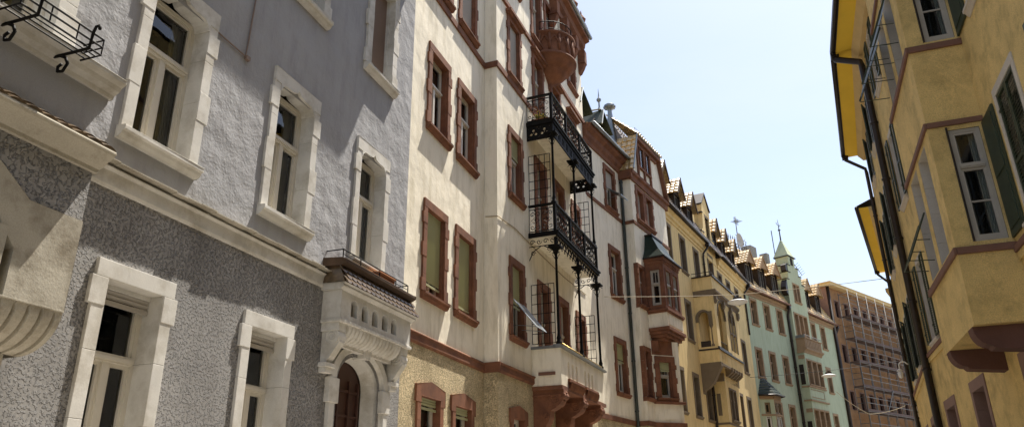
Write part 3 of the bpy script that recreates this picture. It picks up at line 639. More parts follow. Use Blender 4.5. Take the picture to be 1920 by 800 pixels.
# --- round stone balcony
b = MB(C1.F); cx, cy = 4.67, 0.0
b.lathe(cx, cy, [(.05, 14.85), (.10, 14.95), (.12, 15.08), (.22, 15.16), (.42, 15.26), (.60, 15.42), (.66, 15.52), (.70, 15.53), (.84, 15.66), (.92, 15.80), (.98, 15.82), (.98, 15.88), (.90, 15.90), (.90, 15.98)], 24, pi, 2*pi)
b.lathe(cx, cy, [(.86, 15.98), (.86, 16.62), (.95, 16.66), (.97, 16.72), (.90, 16.76), (.78, 16.76), (.78, 16.0), (.01, 16.0)], 24, pi, 2*pi)
for k in range(9):
    a = pi+(k+.0)*pi/8; b.box
    f = Frame(0, 0, 0); 
    xa, ya = cx+.885*cos(a), cy+.885*sin(a); b.tube([(xa, ya, 16.0), (xa, ya, 16.64)], .05, 6)
for k in range(8):
    a0 = pi+k*pi/8; pts = []
    for j in range(9):
        t_ = j/8; a = a0+pi/8*(.12+.76*t_); pts.append((cx+.875*cos(a), cy+.875*sin(a), 16.34+.2*sin(pi*t_)))
    b.tube(pts, .035, 5)
rb = b.build('round_balcony', RS, cream)
b = MB(C1.F); b.tube([(cx+.84*cos(pi+k*pi/16), .84*sin(pi+k*pi/16), 17.14) for k in range(17)], .016, 5); b.tube([(cx+.84*cos(pi+k*pi/16), .84*sin(pi+k*pi/16), 16.86) for k in range(17)], .01, 5)
for k in range(17):
    a = pi+k*pi/16; b.tube([(cx+.84*cos(a), .84*sin(a), 16.76), (cx+.84*cos(a), .84*sin(a), 17.14)], .009, 4)
b.build('railing', 'black_iron', rb)

# --- cast iron balconies
X0, X1, OUT = 2.35, 6.7, .80
def trefoil(cx, cz, r=.045, d=.085):
    H = []
    for a in (90, 210, 330):
        c = (cx+d*cos(radians(a)), cz+d*sin(radians(a))); H.append([(c[0]+r*cos(t*pi/4), c[1]+r*sin(t*pi/4)) for t in range(8)])
    H.append([(cx+.02*cos(t*pi/3), cz+.02*sin(t*pi/3)) for t in range(6)])
    return H
def dots(cx, cz, r=.014): return [(cx+r*cos(t*pi/3), cz+r*sin(t*pi/3)) for t in range(6)]
def rail_panel(b, x0, x1, y, z0, z1):
    """scrolled cast iron railing panel in plane y"""
    W = x1-x0; n = max(1, round(W/.30)); 
    b.box(x0, x1, y-.012, y+.012, z0+.04, z0+.065); b.box(x0, x1, y-.012, y+.012, z1-.10, z1-.08)
    for k in range(n+1): x = x0+W*k/n; b.box(x-.009, x+.009, y-.009, y+.009, z0, z1)
    h = z1-z0
    for k in range(n):
        xa = x0+W*(k+.5)/n; hw = W/n*.5; zc = z0+.08+(h-.2)/2
        b.tube([(xa, y, z0+.06), (xa, y, z1-.09)], .007, 4)
        for sg in (-1, 1):
            scroll(b, xa+sg*hw*.48, zc+h*.22, y, hw*.44, turn=-sg, a0=(pi if sg > 0 else 0), n=9, t=.010, turns=1.1)
            scroll(b, xa+sg*hw*.48, zc-h*.24, y, hw*.44, turn=sg, a0=(pi if sg > 0 else 0), n=9, t=.010, turns=1.1)
            b.tube([(xa+sg*.015, y, zc-h*.1), (xa+sg*hw*.7, y, zc), (xa+sg*.015, y, zc+h*.1)], .009, 4)
        for zq in (zc+h*.02, zc+h*.36, zc-h*.36): b.poly_xz([(xa-.028, zq), (xa, zq-.05), (xa+.028, zq), (xa, zq+.05)], y-.006, y+.006)
def column(b, x, y, z0, z1):
    prof = [(.085, z0), (.085, z0+.05), (.055, z0+.08), (.065, z0+.16), (.045, z0+.22), (.038, z0+.3)]
    for k in range(2): prof += []
    zb = z1-.62
    prof += [(.034, zb-.04), (.055, zb), (.036, zb+.04), (.04, zb+.12), (.065, zb+.16), (.05, zb+.2), (.13, zb+.27), (.15, zb+.3), (.15, zb+.34), (.05, zb+.36), (.045, z1)]
    b.lathe(x, y, prof, 10)
    b.box(x-.17, x+.17, y-.17, y+.17, zb+.30, zb+.345)
    for dx, dy in ((1, 0), (-1, 0), (0, 1), (0, -1)):
        pts = []
        for i in range(9): a = i*.62; r = .075*(1-.09*i); pts.append((x+dx*(.11+r*cos(a)), y+dy*(.11+r*cos(a)), zb+.19+r*sin(a)))
        b.tube(pts, .010, 4)
        b.tube([(x+dx*.05, y+dy*.05, zb+.02), (x+dx*.10, y+dy*.10, zb+.1), (x+dx*.06, y+dy*.06, zb+.2)], .008, 4)
def balcony(zd, zr, label, trefoils):
    d = MB(C1.F)
    d.box(X0, X1, -OUT, .0, zd-.10, zd-.02)
    deck = d.build('balcony', 'cream_plaster', cream); deck['label'] = label
    d = MB(C1.F); d.box(X0-.04, X1+.04, -OUT-.07, -OUT, zd-.08, zd+.02); d.box(X0-.06, X1+.06, -OUT-.11, -OUT+.03, zd+.0, zd+.05); d.box(X0-.06, X0, -OUT, 0, zd-.08, zd+.05); d.box(X1, X1+.06, -OUT, 0, zd-.08, zd+.05)
    d.build('edge_beam', 'black_iron', deck)
    r = MB(C1.F)
    r.box(X0-.03, X1+.03, -OUT-.05, -OUT+.05, zr-.05, zr); r.box(X0-.03, X0+.05, -OUT+.05, 0, zr-.05, zr); r.box(X1-.05, X1+.03, -OUT+.05, 0, zr-.05, zr)
    for a, c in ((X0+.05, X0+1.4), (X0+1.45, X0+2.9), (X0+2.95, X1-.05)): rail_panel(r, a, c, -OUT, zd+.05, zr-.05)
    for x_ in (X0, X0+1.42, X0+2.92, X1): r.box(x_-.035, x_+.035, -OUT-.035, -OUT+.035, zd+.05, zr-.05)
    r.build('railing', 'black_iron', deck)
    for x_ in (X0, X1):    # side railing panels
        sf = C1.F.sub(x_, 0, -90); s_ = MB(sf); rail_panel(s_, .02, OUT-.05, 0, zd+.05, zr-.05); s_.build('side_railing', 'black_iron', deck)
    # fascia
    if trefoils:
        f = MB(C1.F); z0_ = zd-.50; z1_ = zd-.09; n = 11; holes = []
        for k in range(n):
            cx_ = X0+(X1-X0)*(k+.5)/n; holes += [[(cx_-.11, z0_+.1), (cx_-.03, z0_+.08), (cx_-.03, z1_-.08), (cx_-.11, z1_-.1)], [(cx_+.03, z0_+.08), (cx_+.11, z0_+.1), (cx_+.11, z1_-.1), (cx_+.03, z1_-.08)]]
        f.plate([(X0-.03, z0_), (X1+.03, z0_), (X1+.03, z1_), (X0-.03, z1_)], holes, -OUT-.03, -OUT)
        f.build('fascia', 'black_iron', deck)
        for x_ in (X0-.02, X1-.02):
            sf = C1.F.sub(x_, 0, -90); f = MB(sf); H = trefoil(.22, zd-.32)+trefoil(.56, zd-.32)+[dots(a_, c_) for a_, c_ in ((.06, zd-.16), (.06, zd-.48), (.39, zd-.2), (.39, zd-.46), (.72, zd-.16), (.72, zd-.48), (.34, zd-.14), (.44, zd-.14))]
            f.plate([(0, zd-.56), (OUT, zd-.56), (OUT, zd-.08), (0, zd-.08)], H, 0, .03); f.build('side_fascia', 'black_iron', deck)
    else:
        f = MB(C1.F); n = 17
        f.box(X0, X1, -OUT-.02, -OUT, zd-.32, zd-.30)
        for k in range(n):
            cx_ = X0+(X1-X0)*(k+.5)/n; hw = (X1-X0)/n/2
            f.tube([(cx_-hw, -OUT-.01, zd-.1), (cx_, -OUT-.01, zd-.29), (cx_+hw, -OUT-.01, zd-.1)], .014, 4); f.tube([(cx_-hw, -OUT-.01, zd-.3), (cx_-hw, -OUT-.01, zd-.42)], .016, 4)
            f.poly_xz([(cx_-.035, zd-.16), (cx_, zd-.22), (cx_+.035, zd-.16), (cx_, zd-.10)], -OUT-.015, -OUT)
        f.build('fascia', 'black_iron', deck)
        for x_ in (X0-.02, X1-.02):
            sf = C1.F.sub(x_, 0, -90); f = MB(sf); f.box(0, OUT, 0, .02, zd-.36, zd-.34)
            for k in range(4): cx_ = .1+k*.2; scroll(f, cx_, zd-.22, .01, .08, n=9, t=.012, turns=1.2, turn=(-1)**k); 
            f.tube([(.0, .01, zd-.75), (.12, .01, zd-.5), (.35, .01, zd-.36)], .014, 4); scroll(f, .12, zd-.55, .01, .08, n=9, t=.01); scroll(f, OUT-.2, zd-.46, .01, .08, n=9, t=.01); f.tube([(OUT, .01, zd-.8), (OUT-.1, .01, zd-.5), (OUT-.35, .01, zd-.36)], .014, 4)
            f.build('side_fascia', 'black_iron', deck)
    return deck
deckA = balcony(12.42, 13.36, 'upper iron balcony with trefoil fascia', True)
deckB = balcony(8.86, 9.78, 'middle iron balcony with hanging lace fringe', False)
for deck, za, zb in ((deckA, 9.78, 12.3), (deckB, 5.72, 8.74)):
    for x_ in (X0+.06, X0+2.2, X1-.06):
        c = MB(C1.F); column(c, x_, -OUT+.03, za, zb); c.build('column', 'black_iron', deck)
for deck, z0_, z1_ in ((deckA, 9.72, 11.36), (deckB, 5.75, 7.40)):   # lattice wind screens at the two ends
    for x_ in (X0+.02, X1-.25):
        sf = C1.F.sub(x_, 0, -90); g = MB(sf)
        for k in range(5): g.box(.03+k*.165-.008, .03+k*.165+.008, -.008, .008, z0_, z1_)
        nz_ = 6
        for k in range(nz_+1): zz = z0_+(z1_-z0_)*k/nz_; g.box(.03, .69, -.008, .008, zz-.008, zz+.008)
        so_ = g.build('lattice_screen', 'black_iron', deck)
# masonry balcony
m_ = MB(C1.F); zt, zb = 5.60, 4.62
niche = []
for k, xs in enumerate((3.05, 3.42, 3.79, 4.62, 4.99, 5.36)): niche.append([(xs-.10, 4.86), (xs+.10, 4.86)]+[(xs+.10*cos(a*pi/6), 5.2+.14*sin(a*pi/6)) for a in range(7)])
m_.plate([(X0, zb), (X1, zb), (X1, zt), (X0, zt)], niche, -OUT-.02, -OUT+.12)
m_.box(X0+.2, X1-.2, -OUT+.18, -OUT+.2, zb, zt)
for x_ in (X0, X1-.12): m_.box(x_, x_+.12, -OUT+.12, .02, zb, zt)
m_.box(X0+.12, X1-.12, -OUT+.12, 0, zb+.02, zb+.14)
mbal = m_.build('stone_balcony', 'cream_plaster', cream); mbal['label'] = 'plastered balcony parapet with arched niches on carved red brackets'
c = MB(C1.F); c.poly_yz([(-OUT+.16, zt), (-OUT-.10, zt), (-OUT-.12, zt+.04), (-OUT-.02, zt+.09), (-OUT+.16, zt+.09)], X0-.06, X1+.06); c.box(X0-.06, X0+.16, -OUT+.1, 0, zt, zt+.07); c.box(X1-.16, X1+.06, -OUT+.1, 0, zt, zt+.07); c.build('coping', 'zinc', mbal, bevel=.01)
c = MB(C1.F); c.tube([(X0+.1, -OUT+.0, zt+.14), (X1, -OUT+.0, zt+.14)], .028, 6); c.build('handrail', 'brass', mbal)
sf = C1.F.sub(X0-.003, 0, -90); c = MB(sf); c.plate([(.24, 4.98), (.62, 4.98)]+[(.43+.19*cos(a*pi/8), 5.14+.17*sin(a*pi/8)) for a in range(9)], [], -.02, .0); c.build('niche_panel', 'cream_plaster', mbal)
c = MB(sf); c.box(.20, .66, -.06, .0, 4.90, 4.98); c.build('niche_sill', 'maroon_trim', mbal)
c = MB(C1.F)      # fluted red course and slab under the parapet
c.box(X0-.03, X1+.03, -OUT-.05, 0, zb-.10, zb-.001)
for seg in ((2.95, 4.25), (4.55, 5.75)):
    c.box(seg[0]-.05, seg[1]+.05, -OUT-.09, -OUT-.02, zb+.16, zb+.24)
    n = 9
    for k in range(n):
        xs = seg[0]+(seg[1]-seg[0])*(k+.5)/n; hw = (seg[1]-seg[0])/n*.42
        for j in range(5):
            a0, a1 = j/5*pi/2, (j+1)/5*pi/2
            g = lambda a, e: (-OUT-.02-(.10+e)*cos(a)+.02, zb+.16-(.2+e)*sin(a))
            c.quad((xs-hw, *g(a0, 0)), (xs, *g(a0, .035)), (xs, *g(a1, .035)), (xs-hw, *g(a1, 0))); c.quad((xs, *g(a0, .035)), (xs+hw, *g(a0, 0)), (xs+hw, *g(a1, 0)), (xs, *g(a1, .035)))
    c.box(seg[0]-.05, seg[1]+.05, -OUT-.03, -OUT-.021, zb-.02, zb+.16)
c.build('fluted_course', RS, mbal)
for x_ in (2.40, 4.22, 6.05):   # carved brackets
    c = MB(C1.F); w_ = .34
    c.poly_yz([(.02, 4.52), (-OUT-.05, 4.52), (-OUT-.06, 4.40), (-.80, 4.22), (-.62, 4.06), (-.48, 4.0), (-.46, 3.86), (-.40, 3.70), (-.26, 3.5), (-.22, 3.3), (.02, 3.2)], x_, x_+w_)
    volute(c, x_-.03, x_+w_+.03, -.62, 4.26, .17); volute(c, x_-.02, x_+w_+.02, -.80, 4.36, .09); volute(c, x_-.02, x_+w_+.02, -.36, 3.86, .10)
    for k in range(4): a = -.5+k*.5; c.lathe(x_+w_/2, -.80-.02*k, [(.001, 4.20+k*.07), (.05, 4.23+k*.07), (.001, 4.28+k*.07)], 6)
    c.box(x_-.05, x_+w_+.05, -.5, 0, 4.36, 4.40); c.box(x_-.02, x_+w_+.02, -.3, 0, 2.2, 3.25)
    c.build('carved_bracket', RS, mbal, bevel=.012)
# flower box on the upper balcony
t = thing('flower_box', 'flower box with yellow blossoms on the upper iron balcony', 'planter', C1.F(X0+.05, -.4, 12.47))
sf = C1.F.sub(X0+.16, 0, -90); b = MB(sf); b.box(.12, .66, -.08, .08, 12.47, 12.62); b.build('trough', 'terracotta', t)
b = MB(sf); random.seed(5)
for k in range(90):
    x, y, z = random.uniform(.2, .58), random.uniform(-.1, .1), 12.62+abs(random.gauss(0, .07)); a = random.uniform(0, 6.28); r = .03
    b.add([(x, y, z), (x+r*cos(a), y+r*sin(a), z+.02), (x+.3*r, y, z+.045)], [(0, 1, 2)])
b.build('foliage', 'leaf_green', t)
b = MB(sf)
for k in range(60):
    x, y, z = random.uniform(.24, .54), random.uniform(-.1, .1), 12.68+abs(random.gauss(0, .06)); b.lathe(x, y, [(.001, z), (.02, z+.012), (.001, z+.024)], 5)
b.build('blossom', 'flower_yellow', t)

# --- turret wing
T = C3
cw(T, 0.62, 12.98, 14.35, w=.62, transom=1, curtain=.9); cw(T, 1.65, 12.98, 14.35, w=.62, transom=1, curtain=.3)
cw(T, .12, 9.2, 10.75, w=.50, curtain=.1, sw=.13); cw(T, .12, 5.55, 7.35, w=.46, curtain=.1, sw=.13)
b = MB(T.F); b.sheet(-.02, 4.2, 4.6, 14.75, 0, T.op); b.quad((-.02, 0, 4.6), (-.02, .9, 4.6), (-.02, .9, 14.75), (-.02, 0, 14.75)); b.quad((4.2, 0, 0), (4.2, 2, 0), (4.2, 2, 14.75), (4.2, 0, 14.75)); b.build('wall', 'cream_plaster', cream)
b = MB(T.F); b.sheet(-.02, 4.2, 0, 4.6, 0, []); b.quad((-.02, 0, 0), (-.02, .9, 0), (-.02, .9, 4.6), (-.02, 0, 4.6)); b.build('wall', 'pebbledash', cream)
band(T, -.06, .80, 4.48, 4.66, .05, RS); band(T, -.07, 4.25, 12.62, 12.76, .045, RS)
b = MB(T.F); b.box(-.07, -.01, -.045, .9, 12.62, 12.76); b.box(-.07, -.01, -.05, .9, 4.48, 4.66); b.poly_yz([(-.17, 15.02), (-.17, 14.9), (-.08, 14.84), (-.06, 14.62), (.04, 14.62), (.04, 15.02)], -.12, 4.4); b.box(-.18, -.02, -.12, .9, 14.64, 15.02); b.build('cornice', RS, cream, bevel=.01)
# half-hipped gable with its red frame
gx0, gx1, gz0, gzt = -.05, 4.2, 15.02, 17.0
b = MB(T.F); b.poly_xz([(gx0, gz0), (gx1, gz0), (gx1-.75, gzt), (gx0+.75, gzt)], -.02, .25); b.build('gable_wall', 'cream_plaster', cream)
b = MB(T.F)
def bar(b, p, q_, w_, y0, y1):
    d = Vector((q_[0]-p[0], q_[1]-p[1])).normalized(); n = Vector((-d.y, d.x))*w_
    b.poly_xz([(p[0], p[1]), (q_[0], q_[1]), (q_[0]+n.x, q_[1]+n.y), (p[0]+n.x, p[1]+n.y)], y0, y1)
bar(b, (gx0+.10, gz0), (gx0+.80, gzt-.05), .07, -.16, -.0); bar(b, (gx1-.80, gzt-.05), (gx1-.02, gz0), .20, -.2, -.0); b.box(gx0+.70, gx1-.68, -.22, 0, gzt-.22, gzt+.0)
b.box(gx0+.7, gx1-.9, -.10, -.02, 16.62, 16.78)
for x_ in (.86, 1.62, 2.36): b.box(x_, x_+.13, -.10, -.02, gz0, 16.62)
b.box(.86, 2.49, -.11, -.02, 15.55, 15.65)
for x_ in (1.24, 2.0): b.box(x_-.03, x_+.03, -.07, -.02, 15.65, 16.62)
gb = b.build('gable_frame', RS, cream, bevel=.01)
b = MB(T.F); b.quad((.99, -.04, 15.65), (1.62, -.04, 15.65), (1.62, -.04, 16.62), (.99, -.04, 16.62)); b.quad((1.75, -.04, 15.65), (2.36, -.04, 15.65), (2.36, -.04, 16.62), (1.75, -.04, 16.62)); b.build('pane', 'window_glass', gb)
b = MB(T.F); b.box(.99, 1.62, -.03, -.021, 15.65, 16.62); b.box(1.75, 2.36, -.03, -.021, 15.65, 16.62); b.build('dark_room', 'interior_dark', gb)
b = MB(T.F); zt_ = gzt+.02
Pl = T.F(gx0-.05, -.22, gz0+.05); u_ = T.F.Y; vv = T.F(gx0+.72, 0, gzt)-T.F(gx0-.05, 0, gz0+.05); nn = u_.cross(vv); nn = nn if nn.z > 0 else -nn
tiles(b, Pl, u_, vv, nn, 3.4, vv.length, pitch=.24, course=.30)
Pr = T.F(gx1+.05, -.22, gz0); vv2 = T.F(gx1-.72, 0, gzt)-T.F(gx1+.05, 0, gz0); nn = u_.cross(vv2); nn = nn if nn.z > 0 else -nn
tiles(b, Pr, u_, vv2, nn, 3.4, vv2.length, pitch=.24, course=.30)
Pt = T.F(gx0+.6, -.26, gzt+.02); vt = T.F(0, 1.5, 18.4)-T.F(0, 0, gzt); tiles(b, Pt, T.F.X, vt, Vector((0, 0, 1))-T.F.Y*.6, gx1-gx0-1.2, vt.length, pitch=.24, course=.30)
tr_ = b.build('roof', 'sun_glint_tile', cream); tr_['label'] = 'half-hipped turret roof of tiles coloured lighter for sun glint'
b = MB(T.F); b.tube([(gx0-.06, -.24, gz0+.04), (gx0+.66, -.24, gzt+.02), (gx1-.66, -.24, gzt+.02)], .035, 5); b.build('verge_flashing', 'zinc', tr_)
b = MB(T.F)
for k in range(4): x_ = .75+k*.5; b.tube([(x_, -.1, gzt+.05), (x_, -.1, gzt+.42)], .01, 4)
for z_ in (.2, .42): b.tube([(.75, -.1, gzt+z_), (2.25, -.1, gzt+z_)], .01, 4)
b.build('snow_guard', 'zinc', tr_)
# rectangular oriel of the turret wing
b = MB(T.F); oa, ob, oo = .85, 2.75, .80; OB = Facade(T.F, cream)
sideF = T.F.sub(oa, 0, -90)        # x' runs outwards, side face seen from the camera
front_ops = [(oa+.28, oa+.82, 9.25, 10.75), (oa+1.08, oa+1.62, 9.25, 10.75)]; side_op = [(.22, .62, 9.25, 10.75)]
b.sheet(oa, ob, 9.05, 11.25, -oo, front_ops); b.quad((ob, 0, 9.05), (ob, -oo, 9.05), (ob, -oo, 11.25), (ob, 0, 11.25))
ori = b.build('oriel', RS, cream); ori['label'] = 'red stone oriel with a green glazed roof'
b = MB(sideF); b.sheet(0, oo, 9.05, 11.25, 0, side_op); b.box(.10, .16, -.03, 0, 9.1, 11.0); b.box(.68, .74, -.03, 0, 9.1, 11.0); b.build('oriel_side', RS, ori)
OFr = Facade(Frame(0, 0, 0), cream); OFr.F = T.F.sub(0, -oo, 0)
for a, c in ((oa+.28, oa+.82), (oa+1.08, oa+1.62)): window(OFr, a, c, 9.25, 10.75, frame='window_old', surr=RS, sw=.07, style='plain', depth=.12, curtain=.5, sill=False, cols=3, mull=0, bars=0, transom=.6, proud=.02, rec=.5)
OSd = Facade(Frame(0, 0, 0), cream); OSd.F = sideF
window(OSd, .22, .62, 9.25, 10.75, frame='window_old', surr=RS, sw=.06, style='plain', depth=.12, curtain=.5, sill=False, cols=2, mull=0, transom=.6, proud=.02, rec=.6)
b = MB(T.F)
def ring_box(b, e, z0, z1, e2=None): b.box(oa-e, ob+e, -oo-e, 0.0, z0, z1)
ring_box(b, .03, 11.0, 11.12); ring_box(b, .07, 11.12, 11.25); 
for k in range(9): x_ = oa+.1+k*.2; b.box(x_, x_+.08, -oo-.06, -oo-.03, 11.02, 11.11)
ring_box(b, .09, 8.98, 9.08); ring_box(b, .05, 8.92, 8.98); ring_box(b, .08, 8.20, 8.34)
for k, (e, z0, z1) in enumerate(((.02, 8.08, 8.2), (-.08, 7.96, 8.08), (-.2, 7.84, 7.96))): b.box(oa-e, ob+e, -oo-e, 0, z0, z1)
b.box(oa+.05, ob-.3, -.30, 0, 7.4, 7.842); b.build('mouldings', RS, ori, bevel=.012)
b = MB(T.F); b.box(oa, ob, -oo, 0, 8.34, 8.92); b.build('apron', 'cream_plaster', ori)
b = MB(T.F); b.box(oa+.15, ob-.15, -oo-.02, -oo, 8.43, 8.83); b.build('apron_panel', 'cream_plaster', ori, bevel=.01)
b = MB(T.F); e = .13
lo = [(oa-e, 0, 11.28), (oa-e, -oo-e, 11.28), (ob+e, -oo-e, 11.28), (ob+e, 0, 11.28)]; mi = [(oa+.14, 0, 11.7), (oa+.14, -oo+.18, 11.7), (ob-.14, -oo+.18, 11.7), (ob-.14, 0, 11.7)]; hi = [(oa+.32, 0, 12.4), (oa+.36, -.28, 12.4), (ob-.36, -.28, 12.4), (ob-.32, 0, 12.4)]
for A_, B_ in ((lo, mi), (mi, hi)):
    for i in range(3): b.quad(A_[i], A_[i+1], B_[i+1], B_[i])
for j in range(7):      # glazed scale courses
    t_ = j/7
    for i, (A_, B_) in enumerate(((lo, hi),)):
        pass
b.build('oriel_roof', 'glazed_green', ori)
b = MB(T.F); b.box(oa-e-.03, ob+e+.03, -oo-e-.03, 0, 11.24, 11.29); b.box(oa+.28, ob-.28, -.34, 0, 12.38, 12.44); b.build('gutter', 'dark_pipe', ori)
# canted lower bay
cf = T.F.sub(.78, 0, -38); K = Facade(T.F, cream); K.F = cf
window(K, .34, .86, 5.62, 7.0, frame='window_old', surr=RS, sw=.20, style='quoin', depth=.2, curtain=.3, blind='blind_sage', bl=.22, cols=3, mull=0, transom=.62, rec=.6)
b = MB(cf); b.sheet(0, 1.30, 4.66, 7.84, 0, K.op); b.quad((1.30, 0, 4.66), (1.30, .8, 4.66), (1.30, .8, 7.84), (1.30, 0, 7.84)); b.build('canted_bay', 'cream_plaster', cream)
b = MB(cf); b.sheet(0, 1.30, 0, 4.5, 0, []); b.quad((1.30, 0, 0), (1.30, .8, 0), (1.30, .8, 4.5), (1.30, 0, 4.5)); b.build('wall', 'pebbledash', cream)
b = MB(cf); b.box(-.03, 1.36, -.09, .3, 4.48, 4.66); b.box(-.03, 1.38, -.12, .3, 5.36, 5.46); b.box(0.05, 1.02, -.012, .3, 7.28, 7.84); b.build('string_course', RS, cream, bevel=.01)
b = MB(cf); b.plate([(.40, 4.78), (.92, 4.78)]+[(.66+.26*cos(a*pi/8), 4.98+.22*sin(a*pi/8)) for a in range(9)], [], -.02, 0); b.build('niche_panel', 'cream_plaster', cream)

# --- wing roof, dormers, finials, pipe
b = MB(C2.F); Pv = C2.F(0, 2.6, 16.35)-C2.F(0, -.42, 15.62); tiles(b, C2.F(-.1, -.42, 15.62), C2.F.X, Pv, Vector((0, 0, 1))-C2.F.Y*.9, 4.3, Pv.length, pitch=.24, course=.32)
w2 = b.build('roof', 'sun_glint_tile', cream); w2['label'] = 'tiled roof strip over the recessed wing, coloured lighter for sun glint'
b = MB(C2.F); b.tube([(-.1, -.47, 15.64), (4.1, -.47, 15.64)], .075, 8); b.build('gutter', 'zinc', cream)
def finial(b, x, y, z, h): b.lathe(x, y, [(.09, z), (.04, z+.12), (.035, z+h*.35), (.1, z+h*.42), (.11, z+h*.48), (.04, z+h*.56), (.025, z+h*.7), (.004, z+h)], 8)
def wing_dormer(xc, y0, zb, zr):
    b = MB(C2.F); b.box(xc-.42, xc+.42, y0+.12, y0+1.6, zb, zr-.75); dm = b.build('dormer', 'dormer_timber', cream)
    b = MB(C2.F); 
    for sg in (-1, 1):
        v_ = C2.F(xc, 0, zr)-C2.F(xc+sg*.60, 0, zr-.95); n_ = C2.F.Y.cross(v_); n_ = n_ if n_.z > 0 else -n_
        b.add([(xc, y0-.2, zr), (xc+sg*.60, y0-.35, zr-.95), (xc+sg*.60, y0+1.8, zr-.95), (xc, y0+1.8, zr), (xc, y0-.2, zr-.06), (xc+sg*.58, y0-.35, zr-1.03), (xc+sg*.58, y0+1.8, zr-1.03), (xc, y0+1.8, zr-.06)], [(0, 1, 2, 3), (4, 5, 6, 7), (0, 1, 5, 4), (1, 2, 6, 5)])
    b.build('dormer_roof', 'slate_green', dm)
    b = MB(C2.F); b.poly_xz([(xc-.55, zr-.8), (xc+.55, zr-.8), (xc, zr-.06)], y0+.08, y0+.13)
    for k in range(7): b.box(xc-.42+k*.13, xc-.36+k*.13, y0+.05, y0+.08, zr-.78, zr-.72+.6*(1-abs(k-3)/3.6))
    b.build('gable_boards', 'dark_timber', dm)
    b = MB(C2.F); b.tube([(xc-.60, y0-.35, zr-.99), (xc, y0-.22, zr-.02)], .03, 4); b.build('barge_board', 'zinc', dm)
    b = MB(C2.F); b.tube([(xc-.25, y0+.9, zr+.02), (xc, y0-.1, zr+.05)], .04, 5); finial(b, xc-.05, y0-.05, zr, 1.05); b.build('finial', 'zinc', dm)
wing_dormer(.25, .25, 15.8, 17.55); wing_dormer(2.38, .25, 15.8, 17.55)
b = MB(C2.F); b.box(-.2, 0, .2, .6, 15.7, 19.0) if False else None
b = MB(C2.F); x_, y_ = 4.35, .5; b.lathe(x_, y_, [(.30, 16.8), (.22, 17.3), (.10, 18.5), (.10, 18.6), (.2, 18.66), (.24, 18.74), (.24, 18.84), (.17, 18.88), (.01, 18.9)], 10)
for k in range(10): a = k*pi/5; b.box(x_+.24*cos(a)-.035, x_+.24*cos(a)+.035, y_+.24*sin(a)-.035, y_+.24*sin(a)+.035, 18.70, 18.80)
b.build('chimney', 'zinc', cream)
downpipe(cream, C2.F, 3.55, -.09, .2, 15.55, .45, .06, 'grey_pipe', dx=.35)
b = MB(C2.F); b.box(-.2, 12, 2.4, 2.5, 0, 18.4); b.build('back_wall', 'concrete_grey', cream)
# open awning panel on the top wing window
b = MB(C2.F); b.box(2.0, 2.8, -.02, 0, 13.3, 13.31) if False else None
b.add([(2.02, -.02, 13.75), (2.82, -.02, 13.75), (2.82, -.62, 13.3), (2.02, -.62, 13.3), (2.02, -.0, 13.77), (2.82, -.0, 13.77), (2.82, -.62, 13.33), (2.02, -.62, 13.33)], [(0, 1, 2, 3), (4, 5, 6, 7), (3, 2, 6, 7), (1, 2, 6, 5), (0, 3, 7, 4)]); b.tube([(2.02, -.6, 13.3), (2.02, 0, 13.25)], .008, 4); b.build('awning_blind', 'zinc', cream)

# ================================================================== 3 OCHRE HOUSE
ochre = thing('townhouse', 'ochre yellow house with brown stone trim, a loggia bay and a row of tiled dormers', 'house', (-3.6, 37.5, .1))
Y = Facade(Frame(-5.75, 25.7, 10.5), ochre)
BS = 'brown_stone'
def yw(a, z0, z1, w=.78, fc=Y, **k):
    d = dict(surr=BS, style='plain', sw=.15, depth=.28, curtain=.5, transom=.66, proud=.03, frame='window_tan', sillout=.09); d.update(k)
    return window(fc, a, a+w, z0, z1, **d)
for a in (9.45, 11.85, 14.3, ):
    if a < 13: yw(a, 5.65, 7.5); 
    yw(a-.1 if a < 14 else a-.2, 9.3, 11.15) if a < 13 else None
    yw(a+.0, 12.85, 14.6)
yw(13.95, 5.65, 7.2)
for a in (19.15, 21.1, 23.2): yw(a, 13.75, 14.5, w=.75, transom=1, mull=0, curtain=.2)
yw(17.2, 13.3, 15.1, w=.9); yw(17.5, 16.0, 17.6, w=.7, mull=0, transom=1)
yw(23.25, 9.3, 11.15, w=.85); yw(20.95, 5.7, 7.6, w=.7); yw(22.9, 5.7, 7.6, w=.85); yw(21.0, 9.3, 11.1, w=.6)
b = MB(Y.F); b.sheet(4.0, 26.0, 0, 15.3, 0, Y.op); b.quad((26, 0, 0), (26, 5, 0), (26, 5, 15.3), (26, 0, 15.3)); b.build('wall', 'ochre_plaster', ochre)
band(Y, 8.3, 16.0, 0, 0, 0, 'ochre_plaster', 'cornice', prof=[(-.03, 14.98), (.05, 14.98), (.06, 15.1), (.14, 15.14), (.16, 15.3), (.26, 15.36), (.28, 15.46), (-.03, 15.46)])
band(Y, 19.2, 25.9, 0, 0, 0, 'ochre_plaster', 'cornice', prof=[(-.03, 14.9), (.05, 14.9), (.06, 15.05), (.14, 15.1), (.16, 15.3), (.26, 15.36), (.28, 15.46), (-.03, 15.46)])
b = MB(Y.F); b.tube([(8.2, -.38, 15.52), (16.35, -.38, 15.52)], .085, 8); b.build('gutter', 'dark_pipe', ochre)
b = MB(Y.F); b.tube([(19.2, -.38, 15.52), (26.0, -.38, 15.52)], .085, 8); b.build('gutter', 'dark_pipe', ochre)
Pv = Y.F(0, 2.0, 20.4)-Y.F(0, -.32, 15.55)
